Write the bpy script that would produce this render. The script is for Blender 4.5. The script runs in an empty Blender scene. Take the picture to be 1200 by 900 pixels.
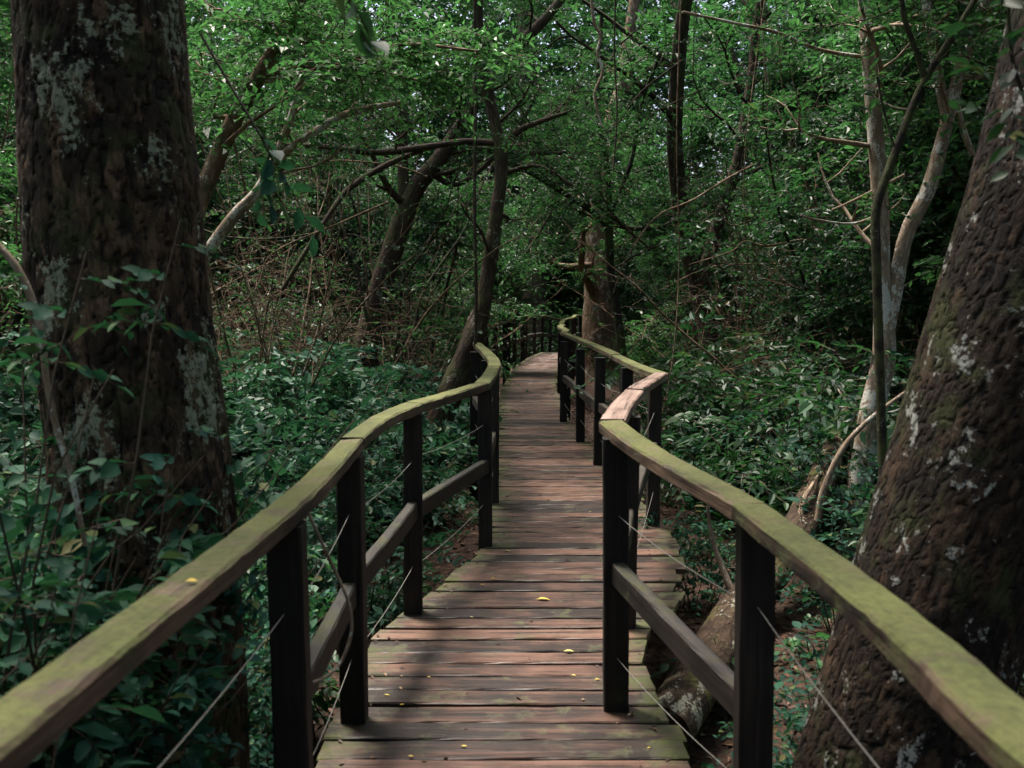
import bpy, math, random
import numpy as np
from mathutils import Vector, noise as mnoise

R = math.radians
scn = bpy.context.scene
col = scn.collection
RNG = np.random.default_rng(7)

# ------------------------------------------------------------------ camera
CAM = np.array([0.0, 0.0, 1.55])
FPX = 35.0 / 36.0 * 1200.0
PITCH = math.atan(105.0 / FPX)
FWD = np.array([0, math.cos(PITCH), -math.sin(PITCH)])
UPV = np.array([0, math.sin(PITCH), math.cos(PITCH)])
RGT = np.array([1.0, 0, 0])


def P(px, py, d):
    return CAM + d * (FWD + (px - 600) / FPX * RGT + (450 - py) / FPX * UPV)


def AZ(px, py, z):
    r = FWD + (px - 600) / FPX * RGT + (450 - py) / FPX * UPV
    return CAM + r * ((z - CAM[2]) / r[2])


cam_data = bpy.data.cameras.new("camera")
cam = bpy.data.objects.new("camera", cam_data)
col.objects.link(cam)
cam.location = CAM
cam.rotation_euler = (math.pi / 2 - PITCH, 0, 0)
cam_data.lens = 35
cam_data.sensor_width = 36
cam_data.clip_end = 600
cam_data.dof.use_dof = True
cam_data.dof.focus_distance = 8.5
cam_data.dof.aperture_fstop = 5.0
scn.camera = cam

# ------------------------------------------------------------------ light
SUN_EL, SUN_AZ = 68.0, 40.0      # azimuth measured from +Y towards -X (ahead, a little left)
SUN_DIR = np.array([-math.sin(R(SUN_AZ)) * math.cos(R(SUN_EL)), math.cos(R(SUN_AZ)) * math.cos(R(SUN_EL)), math.sin(R(SUN_EL))])
w = bpy.data.worlds.new("World")
scn.world = w
w.use_nodes = True
nt = w.node_tree
bg = nt.nodes["Background"]
sky = nt.nodes.new("ShaderNodeTexSky")
sky.sky_type = 'NISHITA'
sky.sun_disc = False
sky.sun_elevation = R(SUN_EL)
sky.sun_rotation = R(-SUN_AZ)
sky.air_density = 0.7
sky.dust_density = 6.0
nt.links.new(sky.outputs[0], bg.inputs[0])
bg.inputs[1].default_value = 0.13
sl = bpy.data.lights.new("sun", 'SUN')
sl.energy = 3.4
sl.angle = R(14)
sl.color = (1.0, 0.93, 0.82)
so = bpy.data.objects.new("sun", sl)
col.objects.link(so)
so.rotation_euler = Vector(SUN_DIR).to_track_quat('Z', 'Y').to_euler()
so.location = (0, 0, 40)

vs = scn.view_settings
vs.view_transform = 'Standard'
vs.look = 'None'
vs.gamma = 1
vs.use_curve_mapping = False
vs.exposure = 1.6

cy = scn.cycles
cy.use_denoising = True
cy.max_bounces = 5
cy.diffuse_bounces = 3
cy.glossy_bounces = 2
cy.transmission_bounces = 3
cy.transparent_max_bounces = 4
cy.caustics_reflective = False
cy.caustics_refractive = False
cy.sample_clamp_indirect = 4.0
cy.use_light_tree = False
cy.use_adaptive_sampling = True
cy.adaptive_threshold = 0.02


# ------------------------------------------------------------------ materials
class NT:
    def __init__(s, name):
        s.m = bpy.data.materials.new(name)
        s.m.use_nodes = True
        s.t = s.m.node_tree
        s.t.nodes.clear()
        s.out = s.n('ShaderNodeOutputMaterial')

    def n(s, typ, **kw):
        nd = s.t.nodes.new(typ)
        for k, v in kw.items():
            if k.startswith('i_'):
                nd.inputs[k[2:]].default_value = v
            else:
                setattr(nd, k, v)
        return nd

    def l(s, a, b):
        s.t.links.new(a, b)

    def attr(s, name):
        return s.n('ShaderNodeAttribute', attribute_name=name)

    def ramp(s, fac, stops, interp='LINEAR'):
        r = s.n('ShaderNodeValToRGB')
        r.color_ramp.interpolation = interp
        e = r.color_ramp.elements
        while len(e) < len(stops):
            e.new(0.5)
        for el, (p, c) in zip(e, stops):
            el.position = p
            el.color = (*c, 1) if len(c) == 3 else c
        s.l(fac, r.inputs[0])
        return r

    def noise(s, vec, scale, detail=4, rough=0.6, dist=0.0):
        n = s.n('ShaderNodeTexNoise')
        n.inputs['Scale'].default_value = scale
        n.inputs['Detail'].default_value = detail
        n.inputs['Roughness'].default_value = rough
        n.inputs['Distortion'].default_value = dist
        if vec is not None:
            s.l(vec, n.inputs['Vector'])
        return n

    def mapping(s, vec, scale):
        m = s.n('ShaderNodeMapping')
        m.inputs['Scale'].default_value = scale
        s.l(vec, m.inputs['Vector'])
        return m

    def mix(s, fac, a, b, blend='MIX'):
        m = s.n('ShaderNodeMix', data_type='RGBA', blend_type=blend)
        for src, idx in ((fac, 0), (a, 6), (b, 7)):
            if isinstance(src, (int, float)):
                m.inputs[idx].default_value = src
            elif isinstance(src, tuple):
                m.inputs[idx].default_value = (*src, 1)
            else:
                s.l(src, m.inputs[idx])
        return m.outputs[2]

    def math(s, op, a, b=None, clamp=False):
        m = s.n('ShaderNodeMath', operation=op, use_clamp=clamp)
        for src, i in ((a, 0), (b, 1)):
            if src is None:
                continue
            if isinstance(src, (int, float)):
                m.inputs[i].default_value = src
            else:
                s.l(src, m.inputs[i])
        return m.outputs[0]

    def pbsdf(s, color, rough=0.6, spec=0.5, normal=None):
        b = s.n('ShaderNodeBsdfPrincipled')
        if isinstance(color, tuple):
            b.inputs['Base Color'].default_value = (*color, 1)
        else:
            s.l(color, b.inputs['Base Color'])
        if isinstance(rough, (int, float)):
            b.inputs['Roughness'].default_value = rough
        else:
            s.l(rough, b.inputs['Roughness'])
        b.inputs['Specular IOR Level'].default_value = spec
        if normal is not None:
            s.l(normal, b.inputs['Normal'])
        return b

    def bump(s, h, strength=0.5, dist=0.01):
        b = s.n('ShaderNodeBump')
        b.inputs['Strength'].default_value = strength
        b.inputs['Distance'].default_value = dist
        s.l(h, b.inputs['Height'])
        return b.outputs[0]

    def done(s, sh):
        s.l(sh, s.out.inputs['Surface'])
        return s.m


def leaf_mat(name, stops, trans=0.35, rough=0.4, spec=0.45, tcol=(0.10, 0.24, 0.03)):
    t = NT(name)
    a = t.attr('rnd')
    c = t.ramp(a.outputs['Fac'], stops)
    ob = t.n('ShaderNodeObjectInfo')
    hs = t.n('ShaderNodeHueSaturation')
    t.l(c.outputs[0], hs.inputs['Color'])
    v = t.math('MULTIPLY_ADD', ob.outputs['Random'], 0.65)
    t.t.nodes[-1].inputs[2].default_value = 0.7
    t.l(v, hs.inputs['Value'])
    r2 = t.math('FRACT', t.math('MULTIPLY', ob.outputs['Random'], 17.31))
    hu = t.math('ADD', t.math('MULTIPLY', r2, .05), .472)
    t.l(hu, hs.inputs['Hue'])
    b = t.pbsdf(hs.outputs[0], rough, spec)
    tr = t.n('ShaderNodeBsdfTranslucent')
    tc = t.mix(0.55, hs.outputs[0], tcol)
    t.l(tc, tr.inputs[0])
    mx = t.n('ShaderNodeMixShader')
    mx.inputs[0].default_value = trans
    t.l(b.outputs[0], mx.inputs[1])
    t.l(tr.outputs[0], mx.inputs[2])
    return t.done(mx.outputs[0])


M = {}
M['leaf_dark'] = leaf_mat('dark_leaf', [(0, (.010, .034, .018)), (.5, (.018, .054, .026)), (.92, (.032, .078, .034)), (1, (.10, .08, .03))], trans=.3, tcol=(.05, .20, .04), spec=.28, rough=.45)
M['leaf_mid'] = leaf_mat('mid_leaf', [(0, (.014, .046, .022)), (.5, (.027, .074, .032)), (.93, (.044, .10, .040)), (1, (.12, .10, .035))], tcol=(.07, .24, .05), spec=.28, rough=.45)
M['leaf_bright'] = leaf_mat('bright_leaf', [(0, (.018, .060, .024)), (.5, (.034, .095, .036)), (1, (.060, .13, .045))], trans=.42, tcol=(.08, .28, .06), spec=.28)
M['leaf_teal'] = leaf_mat('teal_leaf', [(0, (.007, .036, .026)), (.5, (.013, .060, .038)), (.92, (.024, .085, .048)), (.95, (.06, .12, .04)), (1, (.11, .085, .035))], trans=.22, tcol=(.05, .2, .06), rough=.62, spec=.13)
M['leaf_bank'] = leaf_mat('bank_leaf', [(0, (.016, .056, .036)), (.5, (.028, .088, .054)), (.93, (.042, .115, .066)), (1, (.11, .10, .04))], trans=.25, tcol=(.06, .22, .07), rough=.5, spec=.25)
M['leaf_canopy'] = leaf_mat('canopy_leaf', [(0, (.015, .050, .022)), (1, (.038, .095, .038))], trans=.45, tcol=(.08, .28, .06), spec=.28)


def flat_leaf(name, stops, rough=.6):
    t = NT(name)
    c = t.ramp(t.attr('rnd').outputs['Fac'], stops)
    return t.done(t.pbsdf(c.outputs[0], rough, .3).outputs[0])


M['litter'] = flat_leaf('dead_leaf', [(0, (.030, .016, .011)), (.5, (.070, .036, .024)), (.9, (.12, .066, .042)), (1, (.20, .13, .07))])
M['yellow'] = flat_leaf('yellow_leaf', [(0, (.55, .36, .03)), (.6, (.50, .40, .08)), (1, (.55, .50, .30))])
M['twig'] = NT('twig_bark')
_t = M['twig']
M['twig'] = _t.done(_t.pbsdf(_t.ramp(_t.attr('rnd').outputs['Fac'], [(0, (.030, .021, .016)), (1, (.085, .063, .047))]).outputs[0], .8, .2).outputs[0])


def bark_mat(name, dark, light, lichen, lich_amt, moss_amt=0.0, sx=14.0, sz=3.0, bump=.8, dist=.02, lscale=5.0, mosscol=(.05, .060, .018), lstretch=.6, plate=False):
    """bark over tube coordinates: bc = (around metres, unused, along metres)"""
    t = NT(name)
    bc = t.attr('bc').outputs['Vector']
    m1 = t.mapping(bc, (sx, sx, sz))
    vo = t.n('ShaderNodeTexVoronoi', feature='DISTANCE_TO_EDGE')
    vo.inputs['Scale'].default_value = 1.0
    vo.inputs['Randomness'].default_value = 1.0
    wob = t.noise(m1.outputs[0], 0.9, 5, .65)
    add = t.n('ShaderNodeVectorMath', operation='MULTIPLY_ADD')
    t.l(wob.outputs['Color'], add.inputs[0])
    add.inputs[1].default_value = (1.1, 1.1, 1.1)
    t.l(m1.outputs[0], add.inputs[2])
    t.l(add.outputs[0], vo.inputs['Vector'])
    crack = t.ramp(vo.outputs['Distance'], [(0, (0, 0, 0)), (.16, (.75, .75, .75)), (.5, (1, 1, 1))])
    if plate:
        crack = t.ramp(t.attr('plate').outputs['Fac'], [(0, (0, 0, 0)), (.5, (.8, .8, .8)), (1, (1, 1, 1))])
    fine = t.noise(t.mapping(bc, (sx * 3, sx * 3, max(sz * 5, sx * 1.3))).outputs[0], 1.2, 7, .72)
    m2 = t.mapping(bc, (sx * 2.4, sx * 2.4, sz * 2.0))
    vo2 = t.n('ShaderNodeTexVoronoi', feature='DISTANCE_TO_EDGE')
    vo2.inputs['Scale'].default_value = 1.0
    add2 = t.n('ShaderNodeVectorMath', operation='MULTIPLY_ADD')
    t.l(t.noise(m2.outputs[0], 1.1, 4, .7).outputs['Color'], add2.inputs[0])
    add2.inputs[1].default_value = (1.6, 1.6, 1.6)
    t.l(m2.outputs[0], add2.inputs[2])
    t.l(add2.outputs[0], vo2.inputs['Vector'])
    crack2 = t.ramp(vo2.outputs['Distance'], [(0, (0, 0, 0)), (.2, (.8, .8, .8)), (.5, (1, 1, 1))])
    h = t.math('ADD', t.math('MULTIPLY', crack.outputs[0], .55 if plate else .42), t.math('MULTIPLY', fine.outputs['Fac'], .62 if plate else .75))
    h = t.math('ADD', h, t.math('MULTIPLY', crack2.outputs[0], .28))
    h = t.math('SUBTRACT', h, .22)
    big = t.noise(bc, 2.2, 3, .6)
    f = t.math('MULTIPLY', h, t.math('MULTIPLY', t.math('SUBTRACT', big.outputs['Fac'], .12), 2.2), True)
    c = t.mix(t.math('POWER', f, 2.3 if plate else 1.9), dark, light)
    if plate:      # flaked, paler plates
        fl = t.noise(t.mapping(bc, (1, 1, .45)).outputs[0], 13, 5, .7)
        fm_ = t.ramp(t.math('ADD', fl.outputs['Fac'], t.math('MULTIPLY', crack.outputs[0], .08)), [(.60, (0, 0, 0)), (.68, (1, 1, 1))])
        c = t.mix(t.math('MULTIPLY', t.math('MULTIPLY', fm_.outputs[0], fine.outputs['Fac']), 1.1, True), c, tuple(min(1, x * 2.1) for x in light))
    # moss
    mn = t.noise(bc, 4.5, 6, .7)
    mm = t.ramp(t.math('ADD', mn.outputs['Fac'], moss_amt), [(.50, (0, 0, 0)), (.60, (1, 1, 1))])
    c = t.mix(t.math('MULTIPLY', mm.outputs[0], .75), c, mosscol)
    # lichen: crusty patches that break at the cracks
    ln = t.noise(t.mapping(bc, (1, 1, lstretch)).outputs[0], lscale, 7, .68, .4)
    ln2 = t.noise(bc, 60, 4, .75)
    ls = t.math('ADD', t.math('ADD', ln.outputs['Fac'], t.math('MULTIPLY', t.math('SUBTRACT', ln2.outputs['Fac'], .18), .42)), t.math('MULTIPLY', h, .10))
    lm = t.ramp(t.math('ADD', ls, lich_amt - .20), [(.555, (0, 0, 0)), (.585, (1, 1, 1))])
    lcol = t.mix(ln2.outputs['Fac'], tuple(x * .55 for x in lichen), tuple(min(1, x * 1.35) for x in lichen))
    c = t.mix(t.math('MULTIPLY', lm.outputs[0], .9), c, lcol)
    nrm = t.bump(h, bump, dist)
    return t.done(t.pbsdf(c, .85, .25, nrm).outputs[0])


M['bark_big'] = bark_mat('lichen_bark', (.006, .0038, .003), (.118, .070, .042), (.31, .33, .25), -.028, -.03, 15, 5, 1.0, .03, 5.5, plate=True)
M['bark_block'] = bark_mat('plated_bark', (.003, .0018, .0014), (.050, .029, .017), (.42, .43, .40), -.055, -.03, 17, 7, 1.0, .03, 10.0, lstretch=.8, plate=True)
M['bark_pale'] = bark_mat('pale_bark', (.16, .11, .075), (.50, .40, .30), (.50, .50, .46), .04, -.1, 22, 6, .4, .006, 4.5)
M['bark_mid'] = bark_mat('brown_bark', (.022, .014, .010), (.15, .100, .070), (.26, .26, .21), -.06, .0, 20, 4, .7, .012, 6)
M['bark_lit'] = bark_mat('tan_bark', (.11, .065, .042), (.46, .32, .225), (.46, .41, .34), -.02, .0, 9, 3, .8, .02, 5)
M['bark_dark'] = bark_mat('dark_bark', (.010, .008, .006), (.060, .044, .032), (.16, .17, .13), -.05, .05, 20, 4, .6, .01, 6)
M['mossy'] = bark_mat('mossy_bark', (.030, .018, .012), (.17, .11, .07), (.34, .34, .27), -.02, -.05, 14, 6, .9, .02, 5, (.105, .11, .025))


def wood_mat(name, dark, mid, lite, moss=0.0, mosscol=(.10, .12, .03), rough=.55, moss_top=0.0, mscale=7.0, spec=.4, bumps=.5, mosscol2=None):
    """grain follows gc = (along, across, up); 'rnd' tone per board; 'moss' per vertex amount"""
    t = NT(name)
    gc = t.attr('gc').outputs['Vector']
    rn = t.attr('rnd').outputs['Fac']
    g1 = t.noise(t.mapping(gc, (1.2, 26, 26)).outputs[0], 1.0, 6, .65, .6)
    g2 = t.noise(t.mapping(gc, (5, 170, 170)).outputs[0], 1.0, 3, .6)
    bl = t.noise(gc, 3.2, 4, .6)
    f = t.math('ADD', t.math('MULTIPLY', g1.outputs['Fac'], 1.5), t.math('MULTIPLY', g2.outputs['Fac'], .7))
    f = t.math('ADD', f, t.math('MULTIPLY', bl.outputs['Fac'], 1.4))
    f = t.math('ADD', f, t.math('MULTIPLY', rn, .75))
    f = t.math('SUBTRACT', f, 1.68)
    c = t.ramp(f, [(.25, dark), (.52, mid), (.85, lite)]).outputs[0]
    ck = t.ramp(g1.outputs['Fac'], [(.33, (.25, .25, .25)), (.41, (1, 1, 1))])
    c = t.mix(1.0, c, ck.outputs[0], 'MULTIPLY')
    geo = t.n('ShaderNodeNewGeometry')
    sep = t.n('ShaderNodeSeparateXYZ')
    t.l(geo.outputs['Normal'], sep.inputs[0])
    mn = t.noise(gc, mscale, 7, .7)
    mo = t.math('ADD', mn.outputs['Fac'], t.math('MULTIPLY', t.attr('moss').outputs['Fac'], .5))
    mo = t.math('ADD', mo, moss)
    mo = t.math('ADD', mo, t.math('MULTIPLY', t.math('MAXIMUM', sep.outputs[2], 0.0), moss_top))
    mm = t.ramp(mo, [(.43, (0, 0, 0)), (.61, (1, 1, 1))])
    mv = t.noise(gc, 60, 3, .7)
    mb = t.noise(gc, 2.6, 3, .6)
    m2 = mosscol2 or tuple(x * .45 for x in mosscol)
    mc = t.mix(t.ramp(mb.outputs['Fac'], [(.35, (0, 0, 0)), (.65, (1, 1, 1))]).outputs[0], m2, mosscol)
    mc = t.mix(1.0, mc, t.ramp(mv.outputs['Fac'], [(.2, (.45, .45, .45)), (.8, (1.3, 1.3, 1.3))]).outputs[0], 'MULTIPLY')
    mfac = t.math('MULTIPLY', mm.outputs[0], .88)
    c = t.mix(mfac, c, mc)
    rr = t.math('ADD', t.math('MULTIPLY', mm.outputs[0], .35), rough, True)
    h = t.math('ADD', g1.outputs['Fac'], t.math('MULTIPLY', g2.outputs['Fac'], .35))
    h = t.math('ADD', h, t.math('MULTIPLY', t.math('MULTIPLY', mv.outputs['Fac'], mm.outputs[0]), .8))
    return t.done(t.pbsdf(c, rr, spec, t.bump(h, bumps, .006)).outputs[0])


M['deck'] = wood_mat('weathered_plank', (.012, .006, .0045), (.060, .029, .020), (.135, .073, .051), moss=-.12, mosscol=(.075, .088, .020), rough=.46)
M['beam'] = wood_mat('beam_wood', (.010, .008, .007), (.030, .022, .018), (.06, .045, .035), moss=-.1, rough=.7)
M['post'] = wood_mat('blackened_post', (.0035, .003, .0028), (.010, .008, .007), (.028, .021, .017), moss=-.22, mosscol=(.04, .045, .02), rough=.6, spec=.3)
M['rail'] = wood_mat('mossy_rail', (.020, .012, .008), (.070, .042, .028), (.15, .095, .064), moss=-.215, mosscol=(.128, .142, .046), rough=.65, moss_top=.22, mscale=9, mosscol2=(.064, .076, .026), bumps=.95)
M['rail_bare'] = wood_mat('bare_rail', (.07, .042, .034), (.19, .125, .102), (.30, .21, .175), moss=-.3, mosscol=(.16, .17, .05), rough=.5, moss_top=.05)
M['mid'] = wood_mat('mid_rail_wood', (.006, .005, .004), (.020, .015, .012), (.046, .036, .029), moss=-.18, mosscol=(.07, .075, .025), rough=.6, moss_top=.12)

_t = NT('steel_cable')
M['cable'] = _t.done(_t.pbsdf((.17, .165, .15), .5, .4).outputs[0])

_t = NT('forest_soil')
_co = _t.n('ShaderNodeTexCoord').outputs['Object']
_v = _t.n('ShaderNodeTexVoronoi')
_v.inputs['Scale'].default_value = 22
_t.l(_co, _v.inputs['Vector'])
_n = _t.noise(_co, 1.3, 5, .6)
_c = _t.ramp(_v.outputs['Color'], [(0, (.014, .008, .006)), (.5, (.040, .021, .014)), (1, (.085, .047, .030))])
_c2 = _t.mix(_t.ramp(_n.outputs['Fac'], [(.4, (0, 0, 0)), (.7, (.7, .7, .7))]).outputs[0], _c.outputs[0], (.018, .014, .010))
M['soil'] = _t.done(_t.pbsdf(_c2, .9, .2, _t.bump(_v.outputs['Distance'], .8, .03)).outputs[0])


# ------------------------------------------------------------------ mesh building
class MB:
    def __init__(s):
        s.v, s.f3, s.f4, s.n = [], [], [], 0
        s.m3, s.m4 = [], []
        s.attrs = {}

    def add(s, v, f3=None, f4=None, mat=0, **attrs):
        v = np.asarray(v, float).reshape(-1, 3)
        for k in attrs:
            if k not in s.attrs:
                s.attrs[k] = [np.zeros((s.n, 3)) if k in ('bc', 'gc') else np.zeros(s.n)]
        for k, lst in s.attrs.items():
            vec = k in ('bc', 'gc')
            if k in attrs:
                a = np.asarray(attrs[k], float)
                a = a.reshape(-1, 3) if vec else np.broadcast_to(a, (len(v),)) if a.ndim == 0 else a
                lst.append(a)
            else:
                lst.append(np.zeros((len(v), 3)) if vec else np.zeros(len(v)))
        s.v.append(v)
        if f3 is not None and len(f3):
            s.f3.append(np.asarray(f3, np.int64).reshape(-1, 3) + s.n)
            s.m3.append(np.full(len(s.f3[-1]), mat))
        if f4 is not None and len(f4):
            s.f4.append(np.asarray(f4, np.int64).reshape(-1, 4) + s.n)
            s.m4.append(np.full(len(s.f4[-1]), mat))
        s.n += len(v)
        return s

    def mesh(s, name, mats, smooth=False):
        me = bpy.data.meshes.new(name)
        v = np.concatenate(s.v)
        f3 = np.concatenate(s.f3) if s.f3 else np.zeros((0, 3), np.int64)
        f4 = np.concatenate(s.f4) if s.f4 else np.zeros((0, 4), np.int64)
        mi = np.concatenate(s.m3 + s.m4).astype(np.int32)
        loops = np.concatenate([f3.ravel(), f4.ravel()]).astype(np.int32)
        starts = np.concatenate([np.arange(len(f3)) * 3, len(f3) * 3 + np.arange(len(f4)) * 4]).astype(np.int32)
        me.vertices.add(len(v))
        me.vertices.foreach_set('co', v.astype(np.float32).ravel())
        me.loops.add(len(loops))
        me.loops.foreach_set('vertex_index', loops)
        me.polygons.add(len(starts))
        me.polygons.foreach_set('loop_start', starts)
        me.polygons.foreach_set('material_index', mi)
        me.update(calc_edges=True)
        me.polygons.foreach_set('use_smooth', np.full(len(starts), bool(smooth)))
        for m in mats:
            me.materials.append(m)
        for k, lst in s.attrs.items():
            vec = k in ('bc', 'gc')
            a = me.attributes.new(k, 'FLOAT_VECTOR' if vec else 'FLOAT', 'POINT')
            a.data.foreach_set('vector' if vec else 'value', np.concatenate(lst).astype(np.float32).ravel())
        me.validate()
        return me

    def build(s, name, mats, parent=None, smooth=False):
        if not isinstance(mats, (list, tuple)):
            mats = [mats]
        return link(name, s.mesh(name, mats, smooth), parent)


def link(name, data, parent=None):
    o = bpy.data.objects.new(name, data)
    col.objects.link(o)
    if parent is not None:
        o.parent = parent
    return o


def tag(o, label=None, cat=None, group=None, kind=None):
    if label:
        o['label'] = label
    if cat:
        o['category'] = cat
    if group:
        o['group'] = group
    if kind:
        o['kind'] = kind
    return o


def thing(name, label, cat, loc=(0, 0, 0), group=None):
    o = link(name, None)
    o.location = tuple(float(x) for x in loc)
    return tag(o, label, cat, group)


def nrm(a):
    return a / np.maximum(np.linalg.norm(a, axis=-1, keepdims=True), 1e-9)


def spline(pts, n):
    """Catmull-Rom through pts (any dimension), n samples"""
    p = np.asarray(pts, float)
    p = np.vstack([2 * p[0] - p[1], p, 2 * p[-1] - p[-2]])
    k = len(p) - 3
    u = np.linspace(0, k - 1e-6, n)
    i = u.astype(int)
    t = (u - i)[:, None]
    a, b, c, d = p[i], p[i + 1], p[i + 2], p[i + 3]
    return .5 * (2 * b + (c - a) * t + (2 * a - 5 * b + 4 * c - d) * t ** 2 + (3 * b - a - 3 * c + d) * t ** 3)


def tube(mb, path, rad, sides=6, mat=0, rnd=.5, bark=0.0, bscale=8.0, cap=True, seed=0, plate=None):
    p = np.asarray(path, float)
    n = len(p)
    rad = np.broadcast_to(np.asarray(rad, float), (n,))
    tan = nrm(np.gradient(p, axis=0))
    ref = np.array([1.0, 0, 0]) if abs(tan[0][0]) < .8 else np.array([0, 1.0, 0])
    u = np.zeros((n, 3))
    x = ref
    for i in range(n):
        x = x - tan[i] * np.dot(x, tan[i])
        x = x / max(np.linalg.norm(x), 1e-9)
        u[i] = x
    vv = np.cross(tan, u)
    ang = np.linspace(0, 2 * math.pi, sides, endpoint=False)
    ca, sa = np.cos(ang), np.sin(ang)
    dirs = u[:, None, :] * ca[None, :, None] + vv[:, None, :] * sa[None, :, None]
    rr = np.repeat(rad[:, None], sides, 1)
    along = np.concatenate([[0], np.cumsum(np.linalg.norm(np.diff(p, axis=0), axis=1))])
    extra = {}
    if plate:
        # furrowed bark: warped cells round the stem, stretched along it, raised between the furrows
        dep, cs, stretch = plate
        pl = np.zeros((n, sides))
        for i in range(n):
            for j in range(sides):
                X, Y, Z = ca[j] * rad[i] + seed, sa[j] * rad[i], along[i]
                wv = mnoise.noise_vector(Vector((X * 7, Y * 7, Z * 3.0)))
                wv2 = mnoise.noise_vector(Vector((X * 28, Y * 28, Z * 14)))
                q = Vector((X * cs, Y * cs, Z * cs / stretch)) + wv * .7 + wv2 * .42
                ds = mnoise.voronoi(q)[0]
                e = min(1.0, (ds[1] - ds[0]) / .16)
                fine_ = mnoise.fractal(Vector((X * 40, Y * 40, Z * (40 / stretch))), 1.0, 2.0, 3)
                lump = mnoise.noise(Vector((X * 4 + 9, Y * 4, Z * 1.6)))
                pl[i, j] = e
                rr[i, j] += dep * (e - .8) * (.75 + .5 * lump) + dep * .22 * fine_ + .010 * lump
        extra['plate'] = pl.ravel()
    elif bark > 0:
        for i in range(n):
            for j in range(sides):
                q = Vector((ca[j] * rad[i] * bscale + seed, sa[j] * rad[i] * bscale, along[i] * bscale * .22))
                h = mnoise.fractal(q, 1.0, 2.0, 4)
                q2 = Vector((ca[j] * rad[i] * 3 + seed, sa[j] * rad[i] * 3, along[i] * 1.1))
                h2 = mnoise.noise(q2)
                r_ = 1 - abs(h)
                rr[i, j] += bark * (.9 * r_ - .6) + bark * 1.2 * h2
    v = (p[:, None, :] + dirs * rr[:, :, None]).reshape(-1, 3)
    # seamless bark coordinates: the circle itself, wrapped round the stem at its mean radius
    rm = float(rad.mean())
    bc = np.stack([np.tile(ca * rm + seed, n), np.tile(sa * rm, n), np.repeat(along, sides)], 1)
    idx = np.arange(n * sides).reshape(n, sides)
    a = idx[:-1]
    b = idx[1:]
    f4 = np.stack([a, np.roll(a, -1, 1), np.roll(b, -1, 1), b], -1).reshape(-1, 4)
    mb.add(v, None, f4, mat, rnd=float(rnd), bc=bc, **extra)
    if cap:
        for k, fl in ((0, True), (n - 1, False)):
            ring = v[k * sides:(k + 1) * sides]
            c = np.vstack([ring, p[k][None]])
            j = np.arange(sides)
            f = np.stack([j, np.roll(j, -1), np.full(sides, sides)], 1)
            if fl:
                f = f[:, ::-1]
            mb.add(c, f, None, mat, rnd=float(rnd), bc=np.vstack([bc[k * sides:(k + 1) * sides], bc[k * sides][None]]))


def leaves(mb, base, ldir, normal, size, width, rng, hi=False, mat=0, curl=.12):
    """one leaf per row: base point, direction along the midrib, face normal"""
    n = len(base)
    d = nrm(ldir)
    s = nrm(np.cross(d, normal))
    nn = np.cross(s, d)
    L = size[:, None]
    W = width[:, None]
    rnd = rng.random(n)
    if hi == 'mid':
        fold = nn * (W * .16)
        v = np.stack([base, base + d * L * .30 + s * W * .46 + fold, base + d * L * .64 + s * W * .40 + fold - nn * L * curl * .4, base + d * L - nn * L * curl,
                      base + d * L * .64 - s * W * .40 + fold - nn * L * curl * .4, base + d * L * .30 - s * W * .46 + fold], 1)
        i = np.arange(n)[:, None] * 6
        mb.add(v.reshape(-1, 3), None, np.concatenate([i + [0, 1, 2, 3], i + [0, 3, 4, 5]]), mat, rnd=np.repeat(rnd, 6))
    elif not hi:
        fold = W * .25
        v = np.stack([base, base + d * L * .42 + s * W * .5 + nn * fold, base + d * L - nn * L * curl,
                      base + d * L * .42 - s * W * .5 + nn * fold], 1)
        i = np.arange(n)[:, None] * 4
        f = np.concatenate([i + [0, 1, 2], i + [0, 2, 3]])
        mb.add(v.reshape(-1, 3), f, None, mat, rnd=np.repeat(rnd, 4))
    else:
        def q(t, w, z):
            return base + d * L * t + s * W * w + nn * (W * z - L * curl * t * t)
        st = base + d * L * .02
        v = np.stack([base, q(.14, 0, 0), q(.36, .46, .16), q(.36, 0, .0), q(.36, -.46, .16),
                      q(.68, .40, .14), q(.68, 0, 0), q(.68, -.40, .14), q(1.0, 0, 0), q(.14, .14, .03), q(.14, -.14, .03)], 1)
        i = np.arange(n)[:, None] * 11
        f3 = np.concatenate([i + [0, 9, 1], i + [0, 1, 10], i + [5, 8, 6], i + [6, 8, 7]])
        f4 = np.concatenate([i + [9, 2, 3, 1], i + [1, 3, 4, 10], i + [2, 5, 6, 3], i + [3, 6, 7, 4]])
        mb.add(v.reshape(-1, 3), f3, f4, mat, rnd=np.repeat(rnd, 11))


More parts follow.
